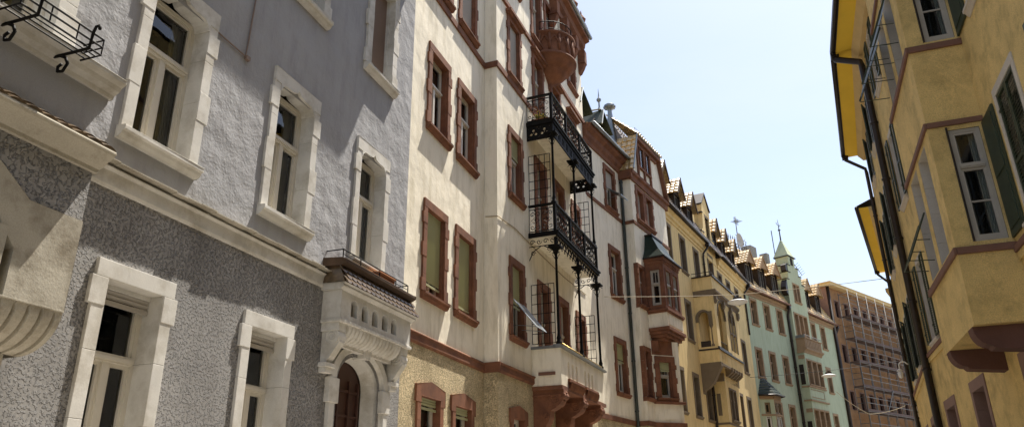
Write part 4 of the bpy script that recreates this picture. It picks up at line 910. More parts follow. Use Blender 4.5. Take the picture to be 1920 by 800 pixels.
b = MB(Y.F); tiles(b, Y.F(8.2, -.32, 15.5), Y.F.X, Pv, Vector((0, 0, 1))*.4-Y.F.Y, 17.8, Pv.length, pitch=.26, course=.36); b.add([(8.2, 2, 20.4), (26, 2, 20.4), (26, 7, 20.3), (8.2, 7, 20.3)], [(0, 1, 2, 3)]); b.add([(8.2, -.3, 15.5), (8.2, 2, 20.4), (8.2, 5, 20.4), (8.2, 5, 15.5)], [(0, 1, 2, 3)]); b.build('roof', 'clay_tile', ochre)
def dormer(fc, root, xc, zb, zr, w=1.0, y0=.0, depth=2.2, wall_m='dark_timber', board='dormer_timber', tile='sun_glint_tile', over=.25, h=.95, boards=False):
    b = MB(fc.F); hw = w/2-.1; b.box(xc-hw, xc-hw+.1, y0, y0+depth, zb, zr-h+.05); b.box(xc+hw-.1, xc+hw, y0, y0+depth, zb, zr-h+.05); b.box(xc-hw+.1, xc+hw-.1, y0, y0+.06, zb, zb+.2); b.box(xc-hw+.1, xc+hw-.1, y0+.25, y0+depth, zb, zr-h+.05)
    b.poly_xz([(xc-hw, zr-h+.02), (xc+hw, zr-h+.02), (xc, zr-.1)], y0+.02, y0+.08)
    d = b.build('dormer', wall_m, root)
    b = MB(fc.F); b.box(xc-hw+.12, xc+hw-.12, y0+.12, y0+.16, zb+.2, zr-h); f = b.build('dormer_window', 'window_white', d)
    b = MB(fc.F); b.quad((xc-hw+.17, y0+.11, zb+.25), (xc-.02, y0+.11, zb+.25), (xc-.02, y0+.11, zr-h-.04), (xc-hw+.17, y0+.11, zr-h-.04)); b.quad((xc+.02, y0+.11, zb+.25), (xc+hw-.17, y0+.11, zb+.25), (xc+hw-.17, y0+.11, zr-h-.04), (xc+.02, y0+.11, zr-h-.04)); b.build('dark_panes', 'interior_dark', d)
    b = MB(fc.F)
    for sg in (-1, 1):
        lo = fc.F(xc+sg*(w/2+.06), y0-over, zr-h-.06); hi = fc.F(xc, y0-over, zr); v_ = hi-lo; u_ = fc.F.Y; n_ = u_.cross(v_); n_ = n_ if n_.z > 0 else -n_
        tiles(b, lo, u_, v_, n_, depth+over, v_.length, pitch=.24, course=.27, h=.06)
        b.add([(xc+sg*(w/2+.06), y0-over, zr-h-.09), (xc, y0-over, zr-.04), (xc, y0+depth, zr-.04), (xc+sg*(w/2+.06), y0+depth, zr-h-.09)], [(0, 1, 2, 3)])
    b.build('dormer_roof', tile, d)
    b = MB(fc.F)
    for sg in (-1, 1): bar(b, (xc+sg*(w/2+.08), zr-h-.12), (xc, zr+.04), .10*(-1 if sg < 0 else 1)*(1), y0-over-.05, y0-over)
    if boards: b.poly_xz([(xc-w/2-.02, zr-h), (xc+w/2+.02, zr-h), (xc, zr-.02)], y0-over+.0, y0-over+.04)
    b.build('barge_board', board, d)
for xc in (9.55, 12.15, 14.4): dormer(Y, ochre, xc, 15.7, 18.0, w=1.25)
for xc in (19.35, 21.45, 23.8): dormer(Y, ochre, xc, 15.7, 18.05, w=1.15)
# curved gable
b = MB(Y.F); pts = [(16.45, 14.9), (19.0, 14.9), (19.0, 16.4), (18.85, 16.45)]+[(18.85-.35*sin(k*pi/10), 16.5+.9*(1-cos(k*pi/10))) for k in range(1, 6)]+[(18.5, 17.75), (18.6, 17.75), (18.6, 18.2), (18.4, 18.3), (17.75, 19.15), (17.1, 18.3), (16.9, 18.2), (16.9, 17.75), (17.0, 17.75)]+[(16.6+.35*sin(k*pi/10), 16.5+.9*(1-cos(k*pi/10))) for k in range(5, 0, -1)]+[(16.45, 16.4)]
b.plate(pts, [[(17.5, 16.0), (18.2, 16.0), (18.2, 17.6), (17.5, 17.6)]], -.03, 1.0); b.build('gable', 'ochre_plaster', ochre)
b = MB(Y.F); bar(b, (17.68, 19.15), (18.66, 18.22), .07, -.1, 1.06); bar(b, (16.84, 18.22), (17.75, 19.17), .07, -.1, 1.06); b.box(16.4, 16.95, -.06, 1.05, 16.4, 16.46); b.box(18.55, 19.05, -.06, 1.05, 16.4, 16.46); b.box(16.82, 17.05, -.06, 1.05, 17.7, 17.75); b.build('gable_coping', 'dark_pipe', ochre)
b = MB(Y.F); b.poly_xz([(15.9, 15.6), (16.5, 15.6), (16.5, 17.0), (16.2, 17.5), (15.9, 17.0)], .3, 1.2); b.build('side_gablet', 'ochre_plaster', ochre)
downpipe(ochre, Y.F, 15.95, -.08, 13.2, 15.4, .36, .06, dx=.1); downpipe(ochre, Y.F, 15.0, -.08, .2, 8.4, .15, .07); downpipe(ochre, Y.F, 25.6, -.08, 12, 15.4, .36, .06, dx=.2)
# loggia bay
la, lbb, lo = 13.35, 18.3, 1.02
LF = Facade(Y.F, ochre); LF.F = Y.F.sub(0, -lo, 0)
b = MB(Y.F)
b.box(la, lbb, -lo, 0, 12.0, 12.72); lg = b.build('upper_balcony', 'ochre_plaster', ochre)
b = MB(Y.F); b.box(la-.06, lbb+.06, -lo-.08, 0, 12.72, 12.79); b.tube([(la+.02, -.0, 12.98), (la+.02, -lo+.03, 12.98), (lbb, -lo+.03, 12.98), (lbb, 0, 12.98)], .018, 5)
for x_ in (la+.02, la+1.2, la+2.4, la+3.6, lbb): b.tube([(x_, -lo+.03, 12.78), (x_, -lo+.03, 12.98)], .014, 4)
b.build('parapet_cap', 'dark_pipe', lg)
b = MB(Y.F); b.poly_yz([(0, 12.02), (-lo-.16, 12.02), (-lo-.16, 11.92), (-lo-.06, 11.82), (-lo-.02, 11.72), (0, 11.72)], la-.03, lbb+.05)
for x_ in (la+.05, la+1.6, la+3.1, lbb-.25): b.poly_yz([(-lo+.02, 11.72), (-lo-.14, 11.72), (-lo-.14, 11.5), (-lo-.06, 11.34), (-lo+.02, 11.34)], x_, x_+.25)
b.build('ledge', BS, lg, bevel=.01)
# loggia storey: arches
def arch_hole(cx, w_, z0, zs, pt=.0): return [(cx-w_/2, z0), (cx+w_/2, z0)]+[(cx+w_/2*cos(a*pi/10), zs+(w_/2+pt)*sin(a*pi/10)) for a in range(11)]
b = MB(Y.F)
H = [arch_hole(la+1.3, 1.5, 9.1, 10.75, .1), arch_hole(la+3.05, .55, 9.3, 10.9, .25), arch_hole(la+3.75, .55, 9.3, 10.9, .25)]
b.plate([(la, 9.0), (lbb, 9.0), (lbb, 11.72), (la, 11.72)], H, -lo, -lo+.22)
sf = Y.F.sub(la, 0, -90); c_ = MB(sf); c_.plate([(0, 9.0), (lo-.22, 9.0), (lo-.22, 11.72), (0, 11.72)], [arch_hole(.40, .52, 9.1, 10.6, .05)], 0, .18)
b.quad((lbb, -lo, 9.0), (lbb, 0, 9.0), (lbb, 0, 11.72), (lbb, -lo, 11.72)); b.box(la+.2, lbb-.02, -.7, -.02, 8.95, 9.05)
b.build('loggia', 'ochre_plaster', lg); c_.build('loggia_side', 'ochre_plaster', lg)
b = MB(Y.F); b.box(la+2.35, la+2.45, -lo+.22, 0, 9.05, 11.7); b.build('loggia_divider', 'ochre_plaster', lg)
b = MB(sf)
for r0, y_ in ((.26, -.03),):
    a_ = arc(.40, 10.6, .40, .42, 0, pi, 10); i_ = arc(.40, 10.6, .26, .31, 0, pi, 10); b.plate(a_+i_[::-1], [], -.03, .2); 
b.box(.0, .14, -.04, .2, 10.38, 10.6); b.box(.66, .86, -.05, .2, 10.2, 10.9); b.lathe(.76, .08, [(.12, 9.1), (.12, 9.2), (.09, 9.25), (.085, 10.0), (.14, 10.2)], 10)
b.build('column', BS, lg)
b = MB(Y.F)
for cx_, w_, zs, pt in ((la+1.3, 1.5, 10.75, .1), (la+3.05, .55, 10.9, .25), (la+3.75, .55, 10.9, .25)):
    a_ = arc(cx_, zs, w_/2+.1, w_/2+pt+.1, 0, pi, 10); i_ = arc(cx_, zs, w_/2, w_/2+pt, 0, pi, 10); b.plate(a_+i_[::-1], [], -lo-.03, -lo+.1)
for xx_ in (la+2.72, la+3.345, la+4.03): b.box(xx_, xx_+.09, -lo-.03, -lo+.1, 9.3, 10.9)
b.box(la+2.72, la+4.12, -lo-.02, -lo+.1, 10.25, 10.33)
b.build('arch_trim', BS, lg)
b = MB(Y.F); b.quad((la+2.7, -lo+.15, 9.2), (la+4.1, -lo+.15, 9.2), (la+4.1, -lo+.15, 11.5), (la+2.7, -lo+.15, 11.5)); b.build('pane', 'window_glass', lg)
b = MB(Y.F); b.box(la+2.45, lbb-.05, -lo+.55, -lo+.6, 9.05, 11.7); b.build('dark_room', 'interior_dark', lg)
b = MB(Y.F); b.box(la-.03, la+2.5, -lo-.05, -lo+.03, 9.0, 9.08); b.box(la-.03, lbb+.05, -lo-.07, 0, 8.92, 9.0)
for k in range(8): b.tube([(la+.6+k*.2, -lo+.06, 9.08), (la+.6+k*.2, -lo+.06, 9.45)], .012, 4)
b.tube([(la+.5, -lo+.06, 9.46), (la+2.1, -lo+.06, 9.46)], .02, 5); b.box(la+.01, la+.05, -lo+.1, -.1, 9.0, 9.4); b.build('railing', 'dark_pipe', lg)
b = MB(Y.F); b.box(la, lbb, -lo, 0, 8.30, 8.92)
for k in range(5): b.box(la+.5+k*.22, la+.6+k*.22, -lo-.03, -lo, 8.42, 8.85)
b.build('parapet', 'ochre_plaster', lg)
b = MB(Y.F); b.poly_yz([(.0, 8.3), (-lo-.02, 8.3), (-lo-.02, 8.12), (-.78, 7.7), (-.55, 7.3), (-.3, 7.1), (-.1, 7.0), (0, 6.8)], la, la+.42)
b.box(la+.42, la+2.0, -lo-.02, -lo+.12, 8.18, 8.3)
for k in range(5): b.poly_yz([(-.7, 8.3), (-lo-.06, 8.3), (-lo-.06, 8.12), (-.8, 7.9), (-.7, 7.9)], la+2.1+k*.5, la+2.35+k*.5)
b.box(la+1.6, lbb-.1, -.70, 0, 7.6, 8.0); b.build('bracket', BS, lg, bevel=.01)
la2, lo2 = 15.1, .70
L2 = Facade(Y.F, ochre); L2.F = Y.F.sub(0, -lo2, 0)
window(L2, 15.75, 16.30, 5.75, 7.25, surr=BS, sw=.08, style='plain', depth=.15, frame='window_tan', curtain=.2, rec=.55, mull=0); window(L2, 16.46, 17.0, 5.75, 7.25, surr=BS, sw=.08, style='plain', depth=.15, frame='window_tan', curtain=.2, rec=.55, mull=0)
b = MB(L2.F); b.sheet(la2, 18.0, 0, 8.3, 0, L2.op); b.quad((la2, 0, 0), (la2, lo2, 0), (la2, lo2, 8.3), (la2, 0, 8.3)); b.quad((18, 0, 0), (18, lo2, 0), (18, lo2, 8.3), (18, 0, 8.3)); b.build('lower_bay', 'ochre_plaster', ochre)
b = MB(L2.F); b.box(la2-.04, 18.05, -.05, lo2, 5.45, 5.55); b.box(la2-.02, la2, .3, .5, 5.9, 7.0); b.build('sill_band', BS, ochre, bevel=.01)

# ================================================================== 4 GREEN HOUSE
green = thing('townhouse', 'pale green house with tan window frames, a pointed turret gable and a red tiled roof', 'house', (1, 56, .1))
Gr = Facade(Frame(-1.02, 51.2, 23.5), green); TS = 'tan_stone'
GT = Facade(Gr.F, green); GT.F = Gr.F.sub(0, -.35, 0)
GO = Facade(Gr.F, green); GO.F = Gr.F.sub(0, -.80, 0)
def gw(fc, a, z0, z1, w=.80, **k):
    d = dict(surr=TS, style='plain', sw=.15, depth=.24, curtain=.7, transom=.68, proud=.03, frame='window_tan', sillout=.09); d.update(k)
    return window(fc, a, a+w, z0, z1, **d)
for a in (.75, 2.80, 4.92): gw(Gr, a, 12.98, 14.6); gw(Gr, a-.12, 9.45, 11.22)
for a in (2.65, 4.75): gw(Gr, a, 5.8, 7.85)
for a, w_ in ((11.0, .7), (12.88, .75)): gw(Gr, a, 12.98, 14.62, w=w_)
gw(Gr, 12.75, 9.6, 11.35, w=.7); gw(Gr, 12.7, 5.9, 7.85, w=.75)
for a in (7.15, 7.95, 8.75): gw(GT, a, 13.0, 14.7, w=.62, sw=.10, mull=0)
gw(GT, 7.75, 15.75, 17.05, w=.45, sw=.1, mull=0); gw(GT, 8.35, 15.75, 17.05, w=.45, sw=.1, mull=0)
for z0, z1 in ((9.55, 11.2), (5.9, 7.75)):
    for a in (6.98, 7.92, 8.86): gw(GO, a, z0, z1, w=.72, sw=.10, mull=0, rec=.6)
b = MB(Gr.F); b.sheet(0, 16.2, 0, 15.2, 0, Gr.op, ); b.quad((0, 0, 0), (0, 3, 0), (0, 3, 15.2), (0, 0, 15.2)); b.quad((16.2, 0, 0), (16.2, 3, 0), (16.2, 3, 15.2), (16.2, 0, 15.2)); b.build('wall', 'green_plaster', green)
# turret gable
b = MB(GT.F); b.sheet(6.75, 9.9, 0, 17.3, 0, GT.op); 
for xx_ in (6.75, 9.9): b.quad((xx_, 0, 0), (xx_, .35, 0), (xx_, .35, 17.3), (xx_, 0, 17.3))
b.box(6.75, 9.9, .02 if False else .6, 1.6, 15.2, 17.3); b.quad((6.75, 0, 15.2), (6.75, .6, 15.2), (6.75, .6, 17.3), (6.75, 0, 17.3)); b.quad((9.9, 0, 15.2), (9.9, .6, 15.2), (9.9, .6, 17.3), (9.9, 0, 17.3)); b.quad((6.75, 0, 17.3), (9.9, 0, 17.3), (9.9, .6, 17.3), (6.75, .6, 17.3))
b.box(7.15, 9.55, .0, 1.4, 17.302, 17.9); b.box(7.3, 9.2, .0, 1.2, 17.902, 18.5); b.box(7.6, 8.7, .0, 1.0, 18.502, 19.3)
b.build('turret', 'green_plaster', green)
b = MB(GT.F); b.add([(7.52, -.08, 19.3), (8.78, -.08, 19.3), (8.78, 1.08, 19.3), (7.52, 1.08, 19.3), (8.15, .55, 20.9)], [(0, 1, 4), (1, 2, 4), (2, 3, 4), (3, 0, 4), (0, 3, 2, 1)]); 
b.build('turret_roof', 'green_plaster', green)
b = MB(GT.F); b.box(7.48, 8.82, -.12, 1.1, 19.24, 19.30)
for z_, w0, w1 in ((17.28, 6.68, 9.97), (17.9, 7.1, 9.6), (18.48, 7.22, 9.28)): b.box(w0, w0+.5, -.06, 1.5, z_, z_+.05); b.box(w1-.5, w1, -.06, 1.5, z_, z_+.05)
b.poly_xz([(6.75, 16.0), (6.45, 16.2), (6.4, 16.6), (6.6, 17.0), (6.75, 17.2)], .0, .4); b.poly_xz([(7.1, 17.9), (6.9, 18.0), (6.9, 18.4), (7.2, 18.6)], .0, .4)
b.build('turret_copings', 'dark_pipe', green)
b = MB(GT.F); b.plate([(7.95, 18.6), (8.35, 18.6)]+[(8.15+.2*cos(a*pi/6), 19.0+.2*sin(a*pi/6)) for a in range(7)], [], -.03, 0); b.build('niche_shade_plate', 'interior_dark', green)  # flat plate on the turret, its dark colour painted in as a recess's shade
b = MB(GT.F); b.tube([(8.15, .55, 20.45), (8.12, .55, 21.9), (8.08, .55, 22.5)], .05, 6, taper=[1.3, .7, .2]); b.lathe(8.15, .55, [(.02, 20.5), (.14, 20.6), (.02, 20.72)], 8); b.lathe(8.13, .55, [(.02, 21.5), (.12, 21.6), (.02, 21.7)], 8)
for dx in (-.3, .3): b.tube([(8.1, .55, 22.0), (8.1+dx, .55, 22.0), (8.1+dx*1.2, .55, 22.15)], .02, 4)
b.build('spire', 'dark_pipe', green)
# balcony and oriel
b = MB(Gr.F); xa, xb = 6.72, 9.75
b.box(xa, xb, -1.0, -.35, 12.05, 12.72); gbal = b.build('balcony', TS, green, bevel=.01)
b = MB(Gr.F); b.poly_yz([(-.35, 12.05), (-1.05, 12.05), (-1.05, 11.95), (-.9, 11.85), (-.84, 11.72), (-.35, 11.72)], xa-.05, xb+.15); b.box(xa-.06, xb+.06, -1.08, -.35, 12.72, 12.78)
for k in range(10): b.box(xa+.15+k*.28, xa+.33+k*.28, -1.03, -1.0, 12.15, 12.62)
b.build('ledge', TS, gbal, bevel=.01)
b = MB(Gr.F); b.tube([(xa, -.4, 12.98), (xa, -1.02, 12.98), (xb, -1.02, 12.98), (xb, -.4, 12.98)], .02, 5)
for k in range(8): b.tube([(xa+k*(xb-xa)/7, -1.02, 12.78), (xa+k*(xb-xa)/7, -1.02, 12.98)], .015, 4)
b.box(xa, xa+.02, -1.0, -.36, 12.78, 12.95); b.build('railing', 'zinc', gbal)
b = MB(GO.F); b.sheet(6.74, 9.75, 0, 11.72, 0, GO.op)
for xx_ in (6.74, 9.75): b.quad((xx_, 0, 0), (xx_, .8, 0), (xx_, .8, 11.72), (xx_, 0, 11.72))
go = b.build('oriel', 'green_plaster', green)
b = MB(GO.F); b.box(6.68, 9.82, -.07, .5, 9.30, 9.40); b.box(6.68, 9.95, -.08, .5, 8.35, 8.45); b.box(6.70, 6.739, .0, .45, 7.6, 7.85); b.box(6.70, 6.739, .0, .45, 11.3, 11.55); b.box(6.95, 9.3, -.02, 0, 8.62, 8.66); b.box(6.95, 9.3, -.02, 0, 9.14, 9.18); b.box(9.26, 9.3, -.02, 0, 8.66, 9.14); b.build('string_course', TS, go)
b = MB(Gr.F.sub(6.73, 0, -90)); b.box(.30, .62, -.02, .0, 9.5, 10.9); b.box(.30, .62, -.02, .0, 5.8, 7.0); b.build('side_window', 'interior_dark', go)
# canted small oriel with a dark roof
co = MB(Gr.F); pl = [(.25, 0), (.95, -.62), (2.0, -.62), (2.5, 0)]
K1 = Facade(Gr.F, green)
def seg_frame(p, q_): 
    f = Gr.F.sub(p[0], p[1], 0); X = (Gr.F(q_[0], q_[1], 0)-Gr.F(p[0], p[1], 0)); f.X = X.normalized(); f.Y = Vector((0, 0, 1)).cross(f.X); return f, X.length
for i, (p, q_) in enumerate(zip(pl, pl[1:])):
    f, Ln = seg_frame(p, q_); k = Facade(Gr.F, green); k.F = f
    if i < 2:
        xs = [(Ln/2-.18, Ln/2+.18)] if i == 0 else [(Ln/2-.42, Ln/2-.04), (Ln/2+.04, Ln/2+.42)]
        for a, c in xs: window(k, a, c, 5.2, 6.9, surr=None, frame='window_white', mull=0, sill=False, depth=.12, curtain=.3, rec=.4, transom=1); window(k, a, c, 7.05, 7.75, surr=None, frame='window_tan', mull=0, sill=False, depth=.12, curtain=0, rec=.4, transom=1)
    b = MB(f); b.sheet(0, Ln, 3.2, 8.2, 0, k.op); b.build('small_oriel', TS if i else 'green_plaster', green)
    b = MB(f); b.box(0, Ln, -.03, .02, 6.92, 7.03); b.box(0, Ln, -.04, .02, 7.95, 8.2); b.box(0, Ln, -.04, .02, 4.9, 5.1); b.build('oriel_band', TS, green)
b = MB(Gr.F); e = [(.1, 0, 8.2), (.85, -.85, 8.2), (2.1, -.85, 8.2), (2.75, 0, 8.2)]; t_ = [(.75, 0, 9.35), (1.0, -.08, 9.35), (1.2, -.08, 9.35), (1.35, 0, 9.35)]
for i in range(3):
    n_ = 6
    for j in range(n_):
        A_ = [Vector(e[i]).lerp(Vector(t_[i]), j/n_), Vector(e[i+1]).lerp(Vector(t_[i+1]), j/n_)]; B_ = [Vector(e[i]).lerp(Vector(t_[i]), (j+1)/n_), Vector(e[i+1]).lerp(Vector(t_[i+1]), (j+1)/n_)]
        for V in A_: V.z += .03
        b.quad(tuple(A_[0]), tuple(A_[1]), tuple(B_[1]), tuple(B_[0]))
b.build('small_oriel_roof', 'slate_green', green)
b = MB(Gr.F); b.tube([Vector(p)+Vector((0, -.03, .0)) for p in e], .06, 6); b.build('gutter', 'dark_pipe', green)
# cornices, gutters, roofs
for x0_, x1_ in ((0, 6.75), (9.9, 16.2)):
    band(Gr, x0_, x1_, 0, 0, 0, TS, 'cornice', prof=[(-.03, 14.85), (.05, 14.85), (.06, 15.0), (.16, 15.06), (.2, 15.2), (-.03, 15.2)])
    b = MB(Gr.F); b.tube([(x0_, -.34, 15.24), (x1_, -.34, 15.24)], .08, 8); b.build('gutter', 'maroon_trim', green)
    Pv = Gr.F(0, 2.4, 19.85)-Gr.F(0, -.28, 15.22)
    b = MB(Gr.F); tiles(b, Gr.F(x0_-.1, -.28, 15.22), Gr.F.X, Pv, Vector((0, 0, 1))*.5-Gr.F.Y, x1_-x0_+.1, Pv.length, pitch=.28, course=.36); b.build('roof', 'roof_red' if 'roof_red' in MATS else 'sun_glint_tile', green)
b = MB(Gr.F); b.box(0, 16.2, 2.45, 2.6, 0, 19.9); b.build('back_wall', 'concrete_grey', green)
b = MB(Gr.F)
k = 0; x_ = -6.5
b.box(-6.5, 6.9, 2.3, 2.34, 20.16, 20.19); b.box(-6.5, 6.9, 2.3, 2.34, 19.92, 19.95)
while x_ < 6.8: b.poly_xz([(x_-.02, 19.9), (x_+.02, 19.9), (x_+.02, 20.35), (x_+.07, 20.45), (x_, 20.72), (x_-.07, 20.45), (x_-.02, 20.35)], 2.31, 2.33); x_ += .36
b.build('ridge_cresting', 'dormer_timber', green)
for xc in (1.15, 3.2, 5.3): dormer(Gr, green, xc, 15.5, 18.2, w=1.3, board='warm_timber', boards=True)
for xc in (11.05, 13.25): dormer(Gr, green, xc, 15.5, 18.2, w=1.2, board='warm_timber', boards=True)
downpipe(green, Gr.F, 6.6, -.1, .2, 15.1, .3, .09, dx=-.1); downpipe(green, Gr.F, 15.9, -.1, .2, 15.1, .3, .10)
b = MB(Gr.F); b.box(8.9, 9.4, 1.8, 2.4, 18, 20.3); b.box(7.0, 8.0, 2.2, 3, 18, 20.6); b.build('chimney', 'concrete_grey', green)
b = MB(Gr.F); b.box(10.6, 11.6, 1.6, 2.4, 17.5, 19.6); b.box(10.5, 11.7, 1.5, 2.5, 19.6, 19.7); b.build('chimney', 'concrete_grey', green)
# dish and aerials standing on the roofs
t = thing('satellite_dish', 'round satellite dish with a mast and bar aerial above the green house roof', 'antenna', Gr.F(2.95, 1.3, 18.0))
b = MB(Gr.F); b.tube([(2.95, 1.3, 17.5), (2.95, 1.3, 21.6)], .035, 6); b.build('mast', 'cable_black', t)
b = MB(Gr.F); f_ = []
for k in range(20): f_.append((2.95+.55*cos(k*pi/10), 1.15+.0, 19.7+.55*sin(k*pi/10)))
c_ = (2.95, 1.28, 19.7); b.add(f_+[c_], [(k, (k+1) % 20, 20) for k in range(20)]); b.tube([(2.95, 1.15, 19.2), (2.95, .75, 19.7)], .015, 4); b.build('dish', 'dish_grey', t)
b = MB(Gr.F); b.tube([(2.6, 1.3, 20.1), (4.4, 1.3, 19.9)], .02, 4); b.tube([(2.7, 1.3, 21.2), (3.5, 1.3, 21.3)], .02, 4)
for k in range(6): b.tube([(2.7+k*.15, 1.0, 21.2+k*.02), (2.7+k*.15, 1.6, 21.2+k*.02)], .012, 4); b.tube([(2.7+k*.12, 1.3, 21.0), (2.7+k*.12, 1.3, 21.5)], .012, 4)
b.build('aerial', 'cable_black', t)
b = MB(Gr.F); b.tube([(10.6, 1.8, 19.7), (10.5, 1.8, 22.6)], .035, 5); tmesh('rod_aerial', b, 'cable_black', 'plain rod aerial just right of the turret spire', 'antenna')
b = MB(Gr.F); b.tube([(15.2, 2.2, 18.0), (15.2, 2.2, 21.2)], .03, 5); b.tube([(15.2, 2.2, 21), (16.8, 2.2, 20.2)], .025, 4); b.tube([(15.2, 2.2, 20.4), (16.6, 2.2, 19.6)], .025, 4)
for k in range(6): b.tube([(15.3+k*.25, 1.8, 20.95-k*.12), (15.3+k*.25, 2.6, 20.5-k*.12)], .015, 4)
tmesh('comb_aerial', b, 'cable_black', 'tilted comb aerial beside the brown building roof', 'antenna')

# ================================================================== 5 BROWN BLOCK AND SCAFFOLD
brown = thing('apartment_block', 'flat-roofed rust brown block standing behind scaffolding at the end of the street', 'building', (9, 72, .1))
Br = Facade(Frame(5.2, 65.5, 29), brown)
for r_, (z0, z1) in enumerate(((16.1, 17.5), (12.35, 13.8), (8.6, 10.05), (4.8, 6.2))):
    for k in range(9): window(Br, 1.15+k*1.75, 1.15+k*1.75+.75, z0, z1, surr='mauve_stone', sw=.08, style='plain', frame='window_brown', depth=.2, curtain=.0, sill=False, mull=0, transom=1, rec=.5, proud=.02, blind=None)
b = MB(Br.F); b.sheet(0, 18, 0, 18.55, 0, Br.op); b.build('wall', 'rust_plaster', brown)
b = MB(Br.F); b.quad((0, 0, 0), (0, 9, 0), (0, 9, 18.55), (0, 0, 18.55)); b.build('end_wall', 'mauve_stone', brown)
b = MB(Br.F); b.box(-.25, 18.2, -.55, 9, 18.55, 18.75); b.box(-.3, 18.3, -.6, 9, 18.75, 18.85); b.build('roof', 'soffit_beige', brown, bevel=.02)
b = MB(Br.F); b.tube([(.12, -.12, 18.5), (.12, -.12, .2)], .13, 8); b.build('downpipe', 'dark_pipe', brown)
b = MB(Br.F)
for z_ in (4.2, 8.0, 11.8, 15.6): b.box(0.3, 18, -.05, 0, z_-.12, z_+.02)
b.build('string_course', 'rust_plaster', brown)
sca = thing('scaffold', 'steel tube scaffold with plank decks in front of the rust brown block', 'scaffold', Br.F(8, -.9, .1))
xs = [1.35+k*1.75 for k in range(9)]; yi, yo = -.35, -1.15; lifts = [8.5, 10.4, 12.35, 14.25, 16.1, 18.05]
for x_ in xs:
    for y_ in (yi, yo): b = MB(Br.F); b.tube([(x_, y_, .1), (x_, y_, 18.3 if y_ == yo else 18.1)], .034, 6); b.build('standard', 'scaffold_steel', sca)
for i, z_ in enumerate([2.7, 4.6, 6.5]+lifts):
    if z_ < 18: b = MB(Br.F); b.box(xs[0]-.1, xs[-1]+.1, yo+.02, yi-.02, z_-.06, z_); b.box(xs[0]-.1, xs[-1]+.1, yo-.03, yo+.02, z_-.06, z_+.09); b.build('plank_deck', 'scaffold_plank', sca)
    b = MB(Br.F)
    for y_ in (yi, yo): b.tube([(xs[0]-.1, y_, z_-.1), (xs[-1]+.1, y_, z_-.1)], .026, 5)
    for x_ in xs: b.tube([(x_, yi, z_-.1), (x_, yo, z_-.1)], .026, 5)
    b.build('ledger', 'scaffold_steel', sca)
    if z_ < 18:
        b = MB(Br.F)
        for h_ in (.55, 1.0): b.tube([(xs[0]-.1, yo-.04, z_+h_), (xs[-1]+.1, yo-.04, z_+h_)], .024, 5); b.tube([(xs[0], yi, z_+h_), (xs[0], yo, z_+h_)], .024, 5)
        b.build('guard_rail', 'scaffold_steel', sca)
for (xa, za, xb, zb) in ((xs[5], 16.1, xs[6], 12.3), (xs[6], 14.25, xs[5], 12.35), (xs[3], 10.4, xs[2], 8.5), (xs[6], 10.4, xs[5], 8.5), (xs[6], 12.35, xs[7], 8.5)):
    b = MB(Br.F); b.tube([(xa, yo-.07, za), (xb, yo-.07, zb)], .035, 5); b.build('brace', 'scaffold_steel', sca)

# ================================================================== 6 MUSTARD HOUSE ON THE RIGHT
must = thing('townhouse', 'mustard yellow house on the right with green shutters, a boxed oriel and a deep eave', 'house', (5, 14, .1))
R1 = Facade(Frame(3.75, 0, 1.0, 'R'), must)       # local x = -distance
R2 = Facade(Frame(3.75+23.3*sin(radians(1)), 23.3, 5.5, 'R'), must)
def shutter(fc, wo_parent, x0, x1, z0, z1, y=-.06, turn=0, hinge=None, label=None):
    """louvred leaf; turned (deg) about its hinge edge"""
    F_ = fc.F
    if turn: hx = hinge; F_ = fc.F.sub(hx, y, turn); x0, x1, y = x0-hx, x1-hx, 0
    b = MB(F_); t_ = .055
    b.box(x0, x0+t_, y-.04, y, z0, z1); b.box(x1-t_, x1, y-.04, y, z0, z1)
    for zz in (z0, z0+(z1-z0)*.42, z1-t_): b.box(x0+t_, x1-t_, y-.04, y, zz, zz+t_)
    z_ = z0+.09
    while z_ < z1-.1: b.add([(x0+t_, y-.036, z_-.028), (x1-t_, y-.036, z_-.028), (x1-t_, y-.004, z_+.020), (x0+t_, y-.004, z_+.020), (x0+t_, y-.030, z_-.034), (x1-t_, y-.030, z_-.034)], [(0, 1, 2, 3), (0, 1, 5, 4)]); z_ += .058
    for zz in (z0+.25, z1-.3): b.box(x0-.05, x0+.06, y-.05, y-.03, zz, zz+.05)
    o_ = b.build('shutter', 'shutter_green', wo_parent)
    return o_
def rw(fc, a, z0, z1, w=.95, sh='open', **k):
    d = dict(surr='white_surround', style='plain', sw=.12, depth=.2, curtain=.5, transom=.68, proud=.02, frame='window_old', sill=True, sillout=.1, bars=2); d.update(k)
    wo_ = window(fc, a, a+w, z0, z1, **d)
    if sh == 'open':
        h = w/2; shutter(fc, wo_, a-h-.04, a-.04, z0, z1, y=-.05); shutter(fc, wo_, a+w+.04, a+w+h+.04, z0, z1, y=-.05)
    elif sh == 'closed':
        shutter(fc, wo_, a+.01, a+w/2-.005, z0+.01, z1-.01, y=.03); shutter(fc, wo_, a+w/2+.005, a+w-.01, z0+.01, z1-.01, y=.03)
    elif sh == 'half':
        shutter(fc, wo_, a+.01, a+w/2, z0+.01, z1-.01, y=-.02, turn=-16, hinge=a+.01); shutter(fc, wo_, a+w, a+w*1.5, z0+.01, z1-.01, y=-.02, turn=10, hinge=a+w)
    return wo_
for z0, z1 in ((5.56, 7.66), (9.42, 11.5), (13.1, 14.9)):
    low = z0 < 6
    rw(R1, -12.36, z0, z1, w=1.0, sh='closed'); rw(R1, -9.8, z0, z1, w=1.0, sh='open'); rw(R1, -7.2, z0, z1, w=1.0, sh='open')
    rw(R1, -22.0, z0, z1, w=.85, sh='open'); rw(R1, -18.9, z0, z1, w=.85, sh='open')
    for a in (-3.3, -6.3): rw(R2, a, z0, z1, w=.85, sh='half')
